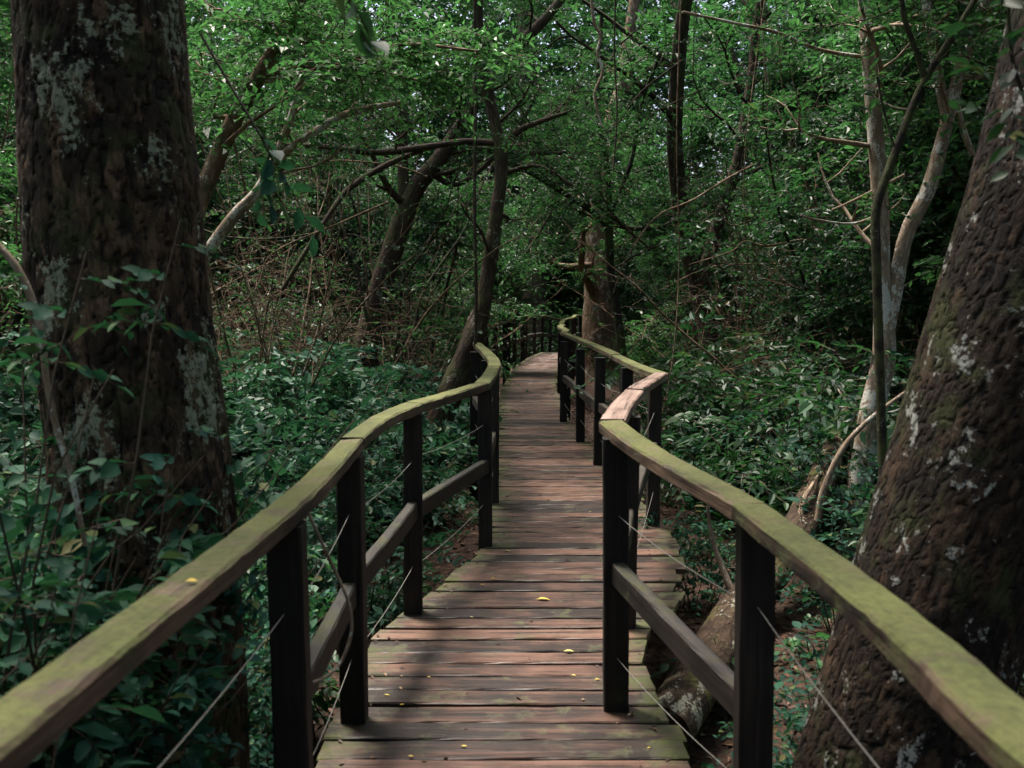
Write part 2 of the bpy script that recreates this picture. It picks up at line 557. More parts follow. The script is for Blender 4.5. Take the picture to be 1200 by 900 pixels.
def sprays(mb, org, dirs, length, rng, nleaf=12, size=.065, hi=False, lmat=0, tmat=1, droop=.25, twig_r=.003, tw=True, upw=.8, wr=.5):
    """leafy twigs: alternate leaves along each twig, roughly flat to the light"""
    n = len(org)
    if n == 0:
        return
    d = nrm(dirs)
    t = (np.arange(nleaf) + .6) / nleaf
    t = np.clip(t[None, :] + rng.normal(0, .03, (n, nleaf)), .06, 1.0)
    L = length[:, None]
    bend = rng.normal(0, .12, (n, 3))

    def pos(tt):
        return org[:, None, :] + d[:, None, :] * (L * tt)[..., None] + bend[:, None, :] * (L * tt ** 2)[..., None] + \
            np.array([0, 0, -1.0]) * (droop * L * tt ** 2)[..., None]
    p = pos(t)
    up = nrm(np.array([0, 0, 1.0]) * upw + rng.normal(0, .35, (n, 3)))
    side = nrm(np.cross(d, up))
    sg = np.where(np.arange(nleaf) % 2 == 0, 1.0, -1.0)[None, :, None]
    a = rng.normal(.95, .25, (n, nleaf))[..., None]
    ld = d[:, None, :] * np.cos(a) + side[:, None, :] * np.sin(a) * sg + rng.normal(0, .18, (n, nleaf, 3)) + np.array([0, 0, -.18])
    nm = nrm(up[:, None, :] + rng.normal(0, .45, (n, nleaf, 3)))
    sz = size * rng.lognormal(0, .22, (n, nleaf)) * (1 - .35 * (t - .5) ** 2 * 4 * .5)
    leaves(mb, p.reshape(-1, 3), ld.reshape(-1, 3), nm.reshape(-1, 3), sz.ravel(), sz.ravel() * wr * rng.uniform(.8, 1.2, sz.size), rng, hi, lmat)
    if tw:
        tt = np.tile(np.array([0, .5, 1.0])[None, :], (n, 1))
        c = pos(tt)
        e1 = side
        e2 = np.cross(d, side)
        rad = np.array([1.0, .75, .35]) * twig_r
        ang = np.array([0, 2.094, 4.189])
        ring = e1[:, None, :] * np.cos(ang)[None, :, None] + e2[:, None, :] * np.sin(ang)[None, :, None]
        v = c[:, :, None, :] + ring[:, None, :, :] * rad[None, :, None, None]
        i = np.arange(n)[:, None] * 9
        fs = []
        for k in range(2):
            for j in range(3):
                fs.append(i + [k * 3 + j, k * 3 + (j + 1) % 3, (k + 1) * 3 + (j + 1) % 3, (k + 1) * 3 + j])
        mb.add(v.reshape(-1, 3), None, np.concatenate(fs), tmat, rnd=np.repeat(rng.random(n), 9))


def wander(rng, start, direction, length, n, wob=.25, lift=0.0):
    d = nrm(np.asarray(direction, float))
    pts = [np.asarray(start, float)]
    st = length / n
    for k in range(n):
        d = nrm(d + rng.normal(0, wob, 3) + np.array([0, 0, lift]))
        pts.append(pts[-1] + d * st)
    return np.array(pts)


def rand_dirs(rng, n, zlo=-.3, zhi=.7):
    a = rng.uniform(0, 2 * math.pi, n)
    z = rng.uniform(zlo, zhi, n)
    r = np.sqrt(np.maximum(0, 1 - z * z))
    return np.stack([np.cos(a) * r, np.sin(a) * r, z], 1)


def branch_system(rng, wood, crown, axis, rad, t0, nlimb, limb_len, ntwig, leaf, sides=5, lift=.06, droop=.25, nleaf=12, hi=False, zb=(-.1, .7), sub=3, twl=(.25, .6), limb_r=.4, out=None, tw_r=.003, lmat=0, tmat=1):
    """limbs from an axis path, sub-branches on the limbs, leafy twigs on both"""
    n = len(axis)
    orgs, drs = [], []
    for k in range(nlimb):
        f = t0 + (1 - t0) * (k + rng.random()) / nlimb
        i = min(n - 1, int(f * (n - 1)))
        dd = rand_dirs(rng, 1, *zb)[0]
        if out is not None:
            dd = nrm(dd + np.asarray(out))
        ll = limb_len * rng.uniform(.6, 1.15) * (1 - .45 * max(0, f - t0) / max(1e-6, 1 - t0))
        lp = wander(rng, axis[i], dd, ll, 8, .16, lift)
        r0 = rad[i] * limb_r * rng.uniform(.7, 1.1)
        tube(wood, lp, np.linspace(r0, r0 * .22 + .002, len(lp)), sides, 0, rng.random(), cap=False)
        paths = [lp]
        for s_ in range(sub):
            j = rng.integers(2, 8)
            sd = nrm(nrm(lp[j] - lp[j - 1]) * .7 + rand_dirs(rng, 1, -.4, .6)[0])
            sp = wander(rng, lp[j], sd, ll * rng.uniform(.3, .6), 5, .2, lift * .5)
            r1 = r0 * (.55 - .04 * j) + .0015
            tube(wood, sp, np.linspace(r1, .002, len(sp)), 4, 0, rng.random(), cap=False)
            paths.append(sp)
        for pth in paths:
            m = int(ntwig * rng.uniform(.6, 1.3))
            u = rng.uniform(.25, 1.0, m) * (len(pth) - 1.001)
            iu = u.astype(int)
            fr = (u - iu)[:, None]
            orgs.append(pth[iu] * (1 - fr) + pth[iu + 1] * fr)
            tg = nrm(pth[iu + 1] - pth[iu])
            drs.append(nrm(tg * .6 + rand_dirs(rng, m, -.45, .5)))
    o = np.concatenate(orgs)
    d = np.concatenate(drs)
    sprays(crown, o, d, rng.uniform(twl[0], twl[1], len(o)), rng, nleaf, leaf, hi, lmat, tmat, droop, tw_r)


# ------------------------------------------------------------------ the path's course (metres ahead of the camera)
YD = np.array([-1.5, 0, 3.30, 4.06, 4.4, 5.24, 6.03, 6.6, 7.1, 9.8, 12.5, 16.4, 19.0, 21.8, 24.5, 27.0, 30, 33, 37])
LD = np.array([-.66, -.66, -.645, -.64, -.63, -.37, -.15, -.14, -.14, -.17, -.19, -.17, -.05, .10, .42, .80, 1.6, 2.7, 4.6])
RD = np.array([.66, .66, .57, .52, .60, .88, .97, 1.0, .98, .85, .70, .72, .85, 1.05, 1.35, 1.75, 2.6, 3.9, 6.0])
ZD = np.array([0, 0, 0, 0, 0, 0, 0, 0, 0, 0, 0, 0, 0, 0, -.0, -.03, -.22, -.45, -.8])


def path_l(y):
    return np.interp(y, YD, LD)


def path_r(y):
    return np.interp(y, YD, RD)


def path_z(y):
    return np.interp(y, YD, ZD)


def path_c(y):
    return .5 * (path_l(y) + path_r(y))


def ground_z(x, y):
    x = np.asarray(x, float)
    y = np.asarray(y, float)
    q = np.abs(x - path_c(np.clip(y, -1, 37)))
    z = -.52 + .10 * np.sin(x * .9 + 1.3) * np.cos(y * .7) + .06 * np.sin(x * 2.3 + y * 1.9) + .03 * np.sin(5.1 * x - 3.7 * y)
    z = z + .035 * np.clip(q - 2.5, 0, 30) + path_z(np.clip(y, 0, 37)) * .8
    return z


# ground: one sheet, fine near the walk and coarse towards the horizon
def graded(lo, hi, a, b, st):
    inner = np.arange(a, b + 1e-6, st)
    k = 26
    left = a - (np.geomspace(1, 1 + (a - lo), k)[1:] - 1)[::-1]
    right = b + np.geomspace(1, 1 + (hi - b), k)[1:] - 1
    return np.concatenate([left, inner, right])


gx = graded(-250, 250, -8, 9, .16)
gy = graded(-150, 350, 1, 24, .16)
GX, GY = np.meshgrid(gx, gy)
GZ = ground_z(GX, GY)
gi = np.arange(GX.size).reshape(GX.shape)
MB().add(np.stack([GX, GY, GZ], -1).reshape(-1, 3), None,
         np.stack([gi[:-1, :-1], gi[:-1, 1:], gi[1:, 1:], gi[1:, :-1]], -1).reshape(-1, 4)).build('ground', M['soil'], smooth=True)['kind'] = 'structure'


# ------------------------------------------------------------------ boardwalk
def wobble_box(mb, c0, c1, wd, th, rng, seg=8, up=(0, 0, 1), mat=0, rnd=.5, jit=.002, bev=.006, moss=0.0, twist=0.0, cut=None):
    """a bevelled sawn board from c0 to c1 (its centre line), wd across, th thick; c0/c1 or a path array"""
    p = np.asarray([c0, c1], float) if c1 is not None else np.asarray(c0, float)
    if len(p) == 2:
        p = p[0] + (p[1] - p[0]) * np.linspace(0, 1, seg + 1)[:, None]
    n = len(p)
    tan = nrm(np.gradient(p, axis=0))
    upv = np.broadcast_to(np.asarray(up, float), (n, 3))
    side = nrm(np.cross(tan, upv))
    u2 = np.cross(side, tan)
    b = bev
    hw, ht = wd / 2, th / 2
    prof = np.array([(-hw + b, -ht), (hw - b, -ht), (hw, -ht + b), (hw, ht - b), (hw - b, ht), (-hw + b, ht), (-hw, ht - b), (-hw, -ht + b)])
    k = len(prof)
    along = np.concatenate([[0], np.cumsum(np.linalg.norm(np.diff(p, axis=0), axis=1))])
    jj = rng.normal(0, jit * .5, (n, k, 2))
    lowf = np.cumsum(rng.normal(0, jit * .3, (n, 2)), 0)
    lowf -= lowf.mean(0)
    a_ = prof[None, :, 0] + jj[:, :, 0] + lowf[:, None, 0] * .6
    b_ = prof[None, :, 1] + jj[:, :, 1] + lowf[:, None, 1] * .4
    if twist:
        tw = np.linspace(-twist, twist, n)[:, None]
        b_ = b_ + a_ * tw
    if cut:
        p = np.repeat(p[:, None, :], k, 1)
        p[0] -= tan[0] * (a_[0] * cut[0])[:, None]
        p[-1] -= tan[-1] * (a_[-1] * cut[1])[:, None]
    else:
        p = p[:, None, :]
    v = p + side[:, None, :] * a_[..., None] + u2[:, None, :] * b_[..., None]
    off = rng.uniform(0, 60)
    gc = np.stack([np.repeat(along, k) + off, np.tile(prof[:, 0], n) + off * .37, np.tile(prof[:, 1], n) + off * .71], 1)
    idx = np.arange(n * k).reshape(n, k)
    A, B = idx[:-1], idx[1:]
    f4 = np.stack([A, np.roll(A, -1, 1), np.roll(B, -1, 1), B], -1).reshape(-1, 4)
    ms = np.broadcast_to(np.asarray(moss, float), (n,)) if np.ndim(moss) else np.full(n, float(moss))
    mb.add(v.reshape(-1, 3), None, f4, mat, rnd=float(rnd), gc=gc, moss=np.repeat(ms, k))
    for e, fl in ((0, False), (n - 1, True)):
        ring = v[e]
        gce = gc[e * k:(e + 1) * k].copy()
        f = [[0, 1, 2, 7], [7, 2, 3, 6], [6, 3, 4, 5]]
        f = np.array(f)
        if not fl:
            f = f[:, ::-1]
        mb.add(ring, None, f, mat, rnd=float(rnd), gc=gce[:, [1, 0, 2]], moss=np.repeat(ms[e], k))


rng = np.random.default_rng(11)
walk = thing('boardwalk', 'narrow winding boardwalk of weathered reddish brown planks leading into the forest', 'boardwalk', (0, 0, 0))
deck = MB()
y = -1.2
while y < 36.5:
    wd = rng.uniform(.118, .148)
    yc = y + wd / 2
    l = path_l(yc) - .005 + rng.normal(0, .009)
    r = path_r(yc) + .01 + rng.normal(0, .014)
    if 3.1 < yc < 4.9:
        r += .015
    if 4.6 < yc < 6.6:
        r += rng.uniform(-.02, .07)
    sk = rng.normal(0, .006) - .10 * np.clip((yc - 21) / 8, 0, 1) * (r - l) * 4
    z = path_z(yc) - .016 + rng.normal(0, .0025)
    tl = rng.normal(0, .0025)
    nseg = 14
    xs = np.linspace(l, r, nseg + 1)
    fr = np.linspace(-1, 1, nseg + 1)
    pp = np.stack([xs, yc + fr * sk * .5, z + fr * tl], 1)
    # moss grows at the plank ends, thickest at the left of the shaded stretch
    mo = np.clip(1 - (xs - l) / .22, 0, 1) * (.55 + .45 * np.interp(yc, [4, 6.2, 7.2, 9, 14, 18], [.0, .3, 1, .5, 1.0, .7])) * .55 \
        + np.clip(1 - (r - xs) / .20, 0, 1) * .35
    wobble_box(deck, pp, None, wd - .004, .034, rng, rnd=np.clip(rng.normal(.5, .26), 0, 1), jit=.0018, bev=.005, moss=mo,
               cut=(float(path_l(yc + .07) - path_l(yc - .07)) / .14, float(path_r(yc + .07) - path_r(yc - .07)) / .14))
    y += wd + max(.005, rng.normal(.014, .006))
deck.build('deck', M['deck'], walk)
for off in (.16, .5, .84):
    ys = np.arange(-1.2, 36, .3)
    bm_ = MB()
    xx = path_l(ys) + off * (path_r(ys) - path_l(ys))
    wobble_box(bm_, np.stack([xx, ys, path_z(ys) - .10], 1), None, .07, .12, rng, rnd=.4)
    bm_.build('bearer_beam', M['beam'], walk)

# ------------------------------------------------------------------ railings
RH = 1.03
RT = .048


def hat(px, py):
    return AZ(px, py, RH)


def railing(name, label, boards, posts, mids, cables):
    """boards: lists of 3-D points on the top face's centre line"""
    t = thing(name, label, 'railing', (boards[0][1][0][0], boards[0][1][0][1], 0))
    T = np.array(t.location)
    for mat, pts, wdt, rn, ms in boards:
        mb = MB()
        q = np.asarray(pts, float) - T
        ln = np.linalg.norm(np.diff(q, axis=0), axis=1).sum()
        path = spline(q, max(6, int(ln / .07)))
        path[:, 2] -= RT / 2 - rng.uniform(-.0035, .0035)
        wobble_box(mb, path, None, wdt, RT, rng, rnd=rn, jit=.0018, bev=.007, moss=ms, twist=rng.normal(0, .05))
        mb.build('handrail', M[mat], t)
    for x, yv, zt, zb, wdt, rot in posts:
        mb = MB()
        ux = (math.cos(rot), math.sin(rot), 0)
        lean = rng.normal(0, .010, 2)
        wobble_box(mb, np.array([x, yv, zt]) - T, np.array([x + lean[0], yv + lean[1], zb]) - T, wdt, wdt * rng.uniform(.92, 1.05), rng, seg=14, up=ux, rnd=rng.uniform(.2, .8), jit=.0016, bev=.006, moss=np.linspace(-.05, .28, 15))
        mb.build('post', M['post'], t)
    for pts, th, ht, rn in mids:
        mb = MB()
        wobble_box(mb, spline(np.asarray(pts, float) - T, 14), None, th, ht, rng, rnd=rn, jit=.0015, bev=.006)
        mb.build('mid_rail', M['mid'], t)
    for a, b, sag in cables:
        a = np.asarray(a) - T
        b = np.asarray(b) - T
        s_ = np.linspace(0, 1, 9)[:, None]
        pth = a + (b - a) * s_
        pth[:, 2] -= (sag * 4 * s_ * (1 - s_)).ravel()
        mb = MB()
        tube(mb, pth, .0015, 5)
        mb.build('cable', M['cable'], t, smooth=True)
    return t


def pt(px, py, z=RH):
    return AZ(px, py, z)


PT = RH - RT - .002
# left railing -----------------------------------------------------------------
Lr = [np.array([-.66, -.6, RH]), np.array([-.64, .6, RH]), pt(0, 845), pt(200, 692), pt(300, 617), pt(362, 566), pt(412, 514)]
Lr2 = [pt(412.5, 513), pt(448, 488), pt(485, 472)]
Lr3 = [pt(485.5, 471.5), pt(525, 460.5), pt(563, 449)]
Lr3b = [pt(563.4, 448.7), pt(572, 440), pt(578.5, 429)]
Lr4 = [pt(578.7, 428.5), pt(579.5, 424), pt(577, 418.5)]
Lr4b = [pt(576.7, 418), pt(568, 409), pt(558, 400)]
zr = RH
Lf = []
for yv in np.arange(11.6, 36.2, 1.0):
    off = np.interp(yv, [11.6, 14, 17, 21, 27, 36], [-.19, -.32, -.30, -.10, -.06, -.06])
    Lf.append(np.array([path_l(yv) + off + .035 * math.sin(yv * 1.7), yv, path_z(yv) + RH + .02 * math.sin(yv * 2.3)]))


def chunk(lst, n, mats, wdt=.09):
    out = []
    i = 0
    k = 0
    while i < len(lst) - 1:
        seg = lst[i:i + n + 1]
        if len(seg) >= 2:
            out.append((mats[k % len(mats)], seg, wdt, rng.uniform(.3, .7), rng.uniform(.0, .5)))
        i += n
        k += 1
    return out


lb = [('rail', Lr, .088, .55, .22), ('rail', Lr2, .09, .5, .3), ('rail', Lr3, .088, .6, .25), ('rail', Lr3b, .09, .55, .35), ('rail', Lr4, .095, .5, .4), ('rail', Lr4b, .095, .45, .4)] + chunk(Lf, 3, ['rail'])
lposts_near = [(-.605, 1.05), (-.562, 2.44), (-.575, 3.50), (-.475, 4.74), (-.165, 6.02), (-.14, 7.35), (-.22, 8.6), (-.37, 9.9)]
posts = []
for x, yv in lposts_near:
    posts.append((x, yv, PT, float(ground_z(x, yv)) - .15, .088, rng.normal(0, .04)))
lfp = []
yv = 12.2
while yv < 36:
    off = np.interp(yv, [11.6, 14, 17, 21, 27, 36], [-.19, -.32, -.30, -.10, -.06, -.06])
    x = float(path_l(yv) + off + .035 * math.sin(yv * 1.7))
    lfp.append((x, yv))
    posts.append((x, yv, float(path_z(yv)) + PT - .02, float(ground_z(x, yv)) - .15, .088, rng.normal(0, .06)))
    yv += 1.25


def side_pt(q, z, dx=0.0):
    return np.array([q[0] + dx, q[1], z])


lmids, lcab = [], []
allp = lposts_near + lfp
for i in range(len(allp) - 1):
    a, b = allp[i], allp[i + 1]
    za, zb = float(path_z(a[1])), float(path_z(b[1]))
    if i >= 1:
        aa = np.array([a[0], a[1] + .046, .50 + za])
        bb = np.array([b[0], b[1] - .046, .50 + zb + rng.normal(0, .012)])
        lmids.append(([aa, (aa + bb) / 2 + rng.normal(0, .004, 3), bb], .05, .085, rng.uniform(.2, .9)))
    for h in (.77, .25):
        lcab.append((np.array([a[0], a[1], h + za + rng.normal(0, .015)]), np.array([b[0], b[1], h + zb + rng.normal(0, .015)]), .02))
left_rail = railing('left_railing', 'timber railing with mossy handrail along the left edge of the boardwalk', lb, posts, lmids, lcab)
left_rail.name = 'wooden_railing'

# right railing ----------------------------------------------------------------
Rr = [np.array([.66, -.6, RH]), np.array([.645, .5, RH]), pt(1200, 852), pt(1100, 762), pt(1000, 680), pt(880, 590)]
Rr2 = [pt(879.5, 589), pt(840, 567), pt(790, 541), pt(745, 514, 1.05), pt(716, 492, 1.08)]
Rr3 = [pt(716.8, 490.5, 1.079), pt(729, 472, 1.06), pt(743, 456.5, 1.045)]
Rr4 = [pt(743.5, 456, 1.045), pt(756, 448), pt(775, 437)]
Rr5 = [pt(774.5, 436.5), pt(748, 427), pt(722, 415)]
Rr6 = [pt(721.6, 414.7), pt(690, 401), pt(660, 389)]
Rf = [pt(660.2, 388.7)]
for yv in np.arange(14.6, 36.4, 1.3):
    off = np.interp(yv, [14, 18, 24, 36], [.06, .10, .16, .12])
    Rf.append(np.array([path_r(yv) + off + .03 * math.sin(yv * 1.9), yv, path_z(yv) + RH + .02 * math.sin(yv * 1.3)]))
rb = [('rail', Rr, .092, .5, .32), ('rail', Rr2, .092, .6, .22), ('rail_bare', Rr3, .10, .6, 0), ('rail_bare', Rr4, .095, .5, .35), ('rail', Rr5, .09, .5, .4), ('rail', Rr6, .09, .5, .35)] + chunk(Rf, 3, ['rail'])
rposts = [(.61, 1.0), (.622, 2.50), (.38, 3.62), (.545, 4.55), (.955, 6.62), (.895, 7.75), (.80, 9.0), (.715, 10.4), (.635, 12.1)]
rfp = []
yv = 14.2
while yv < 36:
    off = np.interp(yv, [14, 18, 24, 36], [.06, .10, .16, .12])
    rfp.append((float(path_r(yv) + off + .03 * math.sin(yv * 1.9)), yv))
    yv += 1.35
posts = []
for x, yv in rposts + rfp:
    zt = np.interp(yv, [3.3, 3.62, 4.55, 5.5], [0, .046, .012, 0])
    zbot = -.02 if abs(yv - 3.62) < .01 else float(ground_z(x, yv)) - .15
    posts.append((x, yv, float(path_z(yv)) + PT + float(zt) - (.02 if yv > 14 else 0), zbot, .09, rng.normal(0, .04)))
rmids, rcab = [], []
allp = rposts + rfp
for i in range(len(allp) - 1):
    a, b = allp[i], allp[i + 1]
    za, zb = float(path_z(a[1])), float(path_z(b[1]))
    da = nrm(np.array([b[0] - a[0], b[1] - a[1], 0.0])) * .05
    if i not in (0, 4):
        ha = .53 if i != 1 else .47
        hb = .53
        aa = np.array([a[0], a[1], ha + za]) + da
        bb = np.array([b[0], b[1], hb + zb]) - da
        rmids.append(([aa, (aa + bb) / 2 + rng.normal(0, .004, 3), bb], .05, .085, rng.uniform(.2, .9)))
    for h in (.77, .25):
        rcab.append((np.array([a[0], a[1], h + za + rng.normal(0, .02)]), np.array([b[0], b[1], h + zb + rng.normal(0, .02)]), .02))
right_rail = railing('wooden_railing', 'timber railing with mossy handrail and a bare brown kinked stretch along the right edge', rb, posts, rmids, rcab)

# ------------------------------------------------------------------ named trees
rng = np.random.default_rng(23)


def px_path(pts, n, wpx=True):
    """pts: (px, py, width px, depth) -> path points and radii in metres"""
    q = np.array([[*P(a, b, d), w_ * d / FPX / 2] for a, b, w_, d in pts])
    s_ = spline(q, n)
    return s_[:, :3], np.maximum(s_[:, 3], .0015)


def drop_to_ground(pts):
    """prepend a flared foot on the ground under the first point"""
    return pts


def stem_tree(name, label, cat, stems, bark, leafm, crown=None, group=None, sides=14, bark_d=.0, foot=True, n=40, flare=1.35, bscale=8, seed=0, crown_name='crown', trunk_name='trunk', plate=None):
    """stems: list of px point lists; the first is the trunk, the rest forks and limbs"""
    first = px_path(stems[0], n)
    base = first[0][0].copy()
    gz = float(ground_z(base[0], base[1]))
    t = thing(name, label, cat, (base[0], base[1], gz), group)
    T = np.array(t.location)
    wood = MB()
    paths = []
    for k, st in enumerate(stems):
        pth, rad = px_path(st, n if k == 0 else max(10, n // 2))
        if k == 0 and foot and pth[0][2] > gz:
            m = 6
            ft = np.linspace(0, 1, m, endpoint=False)[:, None]
            d0 = pth[0] - pth[1]
            start = pth[0] + nrm(d0) * (pth[0][2] - gz + .1) / max(.3, -nrm(d0)[2])
            pre = start + (pth[0] - start) * ft
            pr = rad[0] * (1 + (flare - 1) * (1 - ft.ravel()) ** 2)
            pth = np.vstack([pre, pth])
            rad = np.concatenate([pr, rad])
        sd = sides if k == 0 else max(7, sides // 2)
        tube(wood, pth - T, rad, sd, 0, .5, bark_d if k == 0 else bark_d * .4, bscale, seed=seed + k * 3.1, plate=plate if k == 0 else None)
        paths.append((pth - T, rad))
    cr = MB()
    if crown:
        crown(wood, cr, paths)
    wood.build(trunk_name, [M[bark]], t, smooth=True)
    if cr.n:
        cr.build(crown_name, [M[leafm], M['twig']], t)
    return t


def std_crown(which, nlimb, ll, ntwig, leaf=.065, t0=.5, hi=False, nleaf=12, zb=(-.1, .7), lift=.04, sub=3, out=None, limb_r=.4):
    def f(wood, cr, paths):
        for k in which:
            p, r = paths[k]
            branch_system(rng, wood, cr, p, r, t0, nlimb, ll, ntwig, leaf, lift=lift, hi=hi, nleaf=nleaf, zb=zb, sub=sub, out=out, limb_r=limb_r)
    return f


# the two great trunks beside the rails
stem_tree('forest_tree', 'thick dark trunk with pale lichen patches standing left of the near railing', 'tree',
          [[(195, 1170, 250, 3.1), (180, 960, 222, 3.1), (170, 600, 205, 3.1), (148, 400, 198, 3.1), (130, 200, 198, 3.1), (118, 0, 190, 3.1), (100, -300, 180, 3.1), (90, -700, 165, 3.1), (70, -1300, 130, 3.2), (20, -1800, 90, 3.3)]],
          'bark_big', 'leaf_canopy', std_crown([0], 8, 2.2, 7, .07, .78, lift=.1), sides=170, bark_d=.016, n=520, bscale=11, flare=1.2, seed=3, plate=(.011, 24, 6.5))
stem_tree('forest_tree', 'thick leaning trunk of blocky dark bark with white lichen spots right of the near railing', 'tree',
          [[(985, 1180, 230, 2.75), (1018, 1000, 212, 2.75), (1056, 860, 206, 2.75), (1108, 680, 206, 2.75), (1172, 480, 210, 2.75), (1232, 290, 212, 2.75), (1275, 120, 214, 2.75), (1310, -50, 210, 2.75), (1370, -400, 190, 2.8), (1430, -900, 160, 2.9), (1450, -1500, 110, 3.0)]],
          'bark_block', 'leaf_canopy', std_crown([0], 7, 2.0, 7, .07, .8, lift=.1), sides=170, bark_d=.014, n=480, bscale=16, flare=1.15, seed=9, plate=(.006, 40, 4.2))

# pale twin-stemmed tree on the right
D = 7.6
stem_tree('slender_tree', 'slender pale tree with two forked mottled stems on the right behind the bushes', 'tree',
          [[(1012, 545, 30, D), (1022, 480, 28, D), (1035, 425, 27, D), (1036, 380, 24, D), (1034, 330, 19, D), (1031, 230, 19, D), (1023, 120, 18, D), (1013, 0, 15, D), (1008, -150, 13, D), (990, -320, 9, D)],
           [(1036, 395, 22, D), (1048, 345, 19, D), (1062, 275, 18, D), (1088, 222, 18, D), (1108, 150, 16, D), (1126, 80, 15, D), (1148, 15, 13, D), (1180, -80, 10, D)],
           [(1110, 140, 13, D), (1097, 75, 12, D), (1085, 0, 11, D), (1078, -120, 9, D)],
           [(1118, 110, 9, D), (1128, 150, 8, D), (1140, 182, 7, D)],
           [(1020, 68, 5, D), (960, 58, 4.5, D), (910, 38, 4, D - .3), (860, 27, 3.5, D - .6), (800, 14, 3, D - .9)],
           [(1034, 250, 4, D), (1000, 262, 3, D), (960, 258, 2.5, D - .3), (938, 252, 2, D - .4)],
           [(1060, 205, 4, D), (1000, 235, 3, D), (975, 246, 2, D)]],
          'bark_pale', 'leaf_mid', std_crown([0, 1, 2], 6, 1.3, 5, .065, .55), sides=16, n=40, flare=1.3, seed=1)
D = 6.6
stem_tree('dark_sapling', 'thin black forked sapling crossing in front of the pale twin-stemmed tree', 'tree',
          [[(1034, 520, 11, D), (1030, 400, 11, D), (1027, 300, 11, D), (1027, 245, 11, D), (1045, 190, 10, D), (1078, 105, 9, D), (1108, 55, 8, D), (1142, 0, 7, D), (1180, -80, 6, D)],
           [(1084, 92, 8, D), (1072, 55, 7, D), (1060, 20, 6.5, D), (1054, -40, 6, D), (1056, -140, 5, D)],
           [(1050, 180, 3, D), (1036, 130, 3, D), (1028, 90, 2.5, D)]],
          'bark_dark', 'leaf_mid', std_crown([0, 1], 5, .9, 4, .065, .6), sides=9, n=30, seed=2)

# leaning trunk touching the left railing, with its long horizontal limb
D = 11.0
stem_tree('leaning_tree', 'bent brown tree leaning over the left railing bend with long horizontal limbs', 'tree',
          [[(532, 452, 30, D), (548, 415, 26, D), (562, 375, 21, D), (573, 320, 19, D), (581, 255, 17, D), (587, 195, 15, D), (577, 130, 13, D), (562, 60, 12, D), (560, -60, 10, D)],
           [(584, 168, 9, D), (545, 166, 8, D), (500, 172, 8, D - .3), (440, 179, 7.5, D - .8), (380, 172, 7, D - 1.2), (310, 170, 6, D - 1.6)],
           [(585, 175, 8, D), (610, 152, 7, D), (640, 140, 5.5, D), (664, 132, 4, D)],
           [(586, 205, 6, D), (630, 195, 5, D), (680, 225, 5, D), (712, 250, 4, D + .3), (760, 290, 3, D + .6)],
           [(500, 173, 6, D - .3), (450, 195, 7, D - .5), (408, 222, 7, D - .8), (380, 260, 6, D - 1), (330, 340, 5, D - 1.2)],
           [(546, 430, 34, D + .1), (553, 400, 30, D + .1), (557, 375, 20, D + .1), (559, 362, 8, D + .1)]],
          'bark_mid', 'leaf_mid', std_crown([0, 1, 2, 3], 6, 1.2, 4, .065, .45), sides=14, n=40, flare=1.25, bark_d=.012, seed=4)
D = 13.0
stem_tree('curved_tree', 'dark curving tree forking upward in the middle of the left thicket', 'tree',
          [[(432, 392, 30, D), (442, 350, 27, D), (458, 300, 25, D), (474, 250, 24, D), (488, 218, 22, D), (515, 185, 19, D), (552, 128, 16, D), (585, 75, 14, D), (645, 15, 12, D), (700, -60, 9, D)],
           [(474, 255, 15, D), (472, 190, 13, D), (470, 120, 12, D), (458, 40, 11, D), (452, -80, 9, D)],
           [(520, 180, 9, D), (560, 175, 7, D), (600, 178, 6, D), (660, 180, 5, D)],
           [(500, 200, 8, D), (540, 215, 6, D), (600, 160, 5, D), (640, 90, 4, D)]],
          'bark_mid', 'leaf_mid', std_crown([0, 1, 2, 3], 6, 1.6, 5, .065, .4), sides=14, n=40, bark_d=.01, seed=6)
D = 7.2
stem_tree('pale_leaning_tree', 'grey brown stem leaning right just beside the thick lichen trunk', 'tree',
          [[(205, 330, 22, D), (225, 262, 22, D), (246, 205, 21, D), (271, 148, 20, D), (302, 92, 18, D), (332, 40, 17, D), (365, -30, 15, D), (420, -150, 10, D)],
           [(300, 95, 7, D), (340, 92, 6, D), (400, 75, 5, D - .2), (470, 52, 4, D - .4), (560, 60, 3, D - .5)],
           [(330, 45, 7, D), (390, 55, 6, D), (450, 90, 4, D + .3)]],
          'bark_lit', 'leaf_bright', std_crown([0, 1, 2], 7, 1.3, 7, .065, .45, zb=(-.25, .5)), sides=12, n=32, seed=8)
D = 8.0
stem_tree('pale_leaning_tree', 'thin whitish stem leaning right under the grey brown one, lower and paler', 'tree',
          [[(225, 330, 15, D), (246, 292, 15, D), (275, 252, 14, D), (302, 224, 13, D), (325, 180, 11, D), (342, 135, 9, D), (352, 95, 8, D), (366, 40, 7, D), (380, -60, 5, D)],
           [(320, 190, 9, D), (360, 160, 9, D), (410, 132, 8, D + .3), (470, 120, 6, D + .6)]],
          'bark_pale', 'leaf_bright', std_crown([0, 1], 6, 1.0, 6, .065, .5), sides=10, n=30, seed=10)

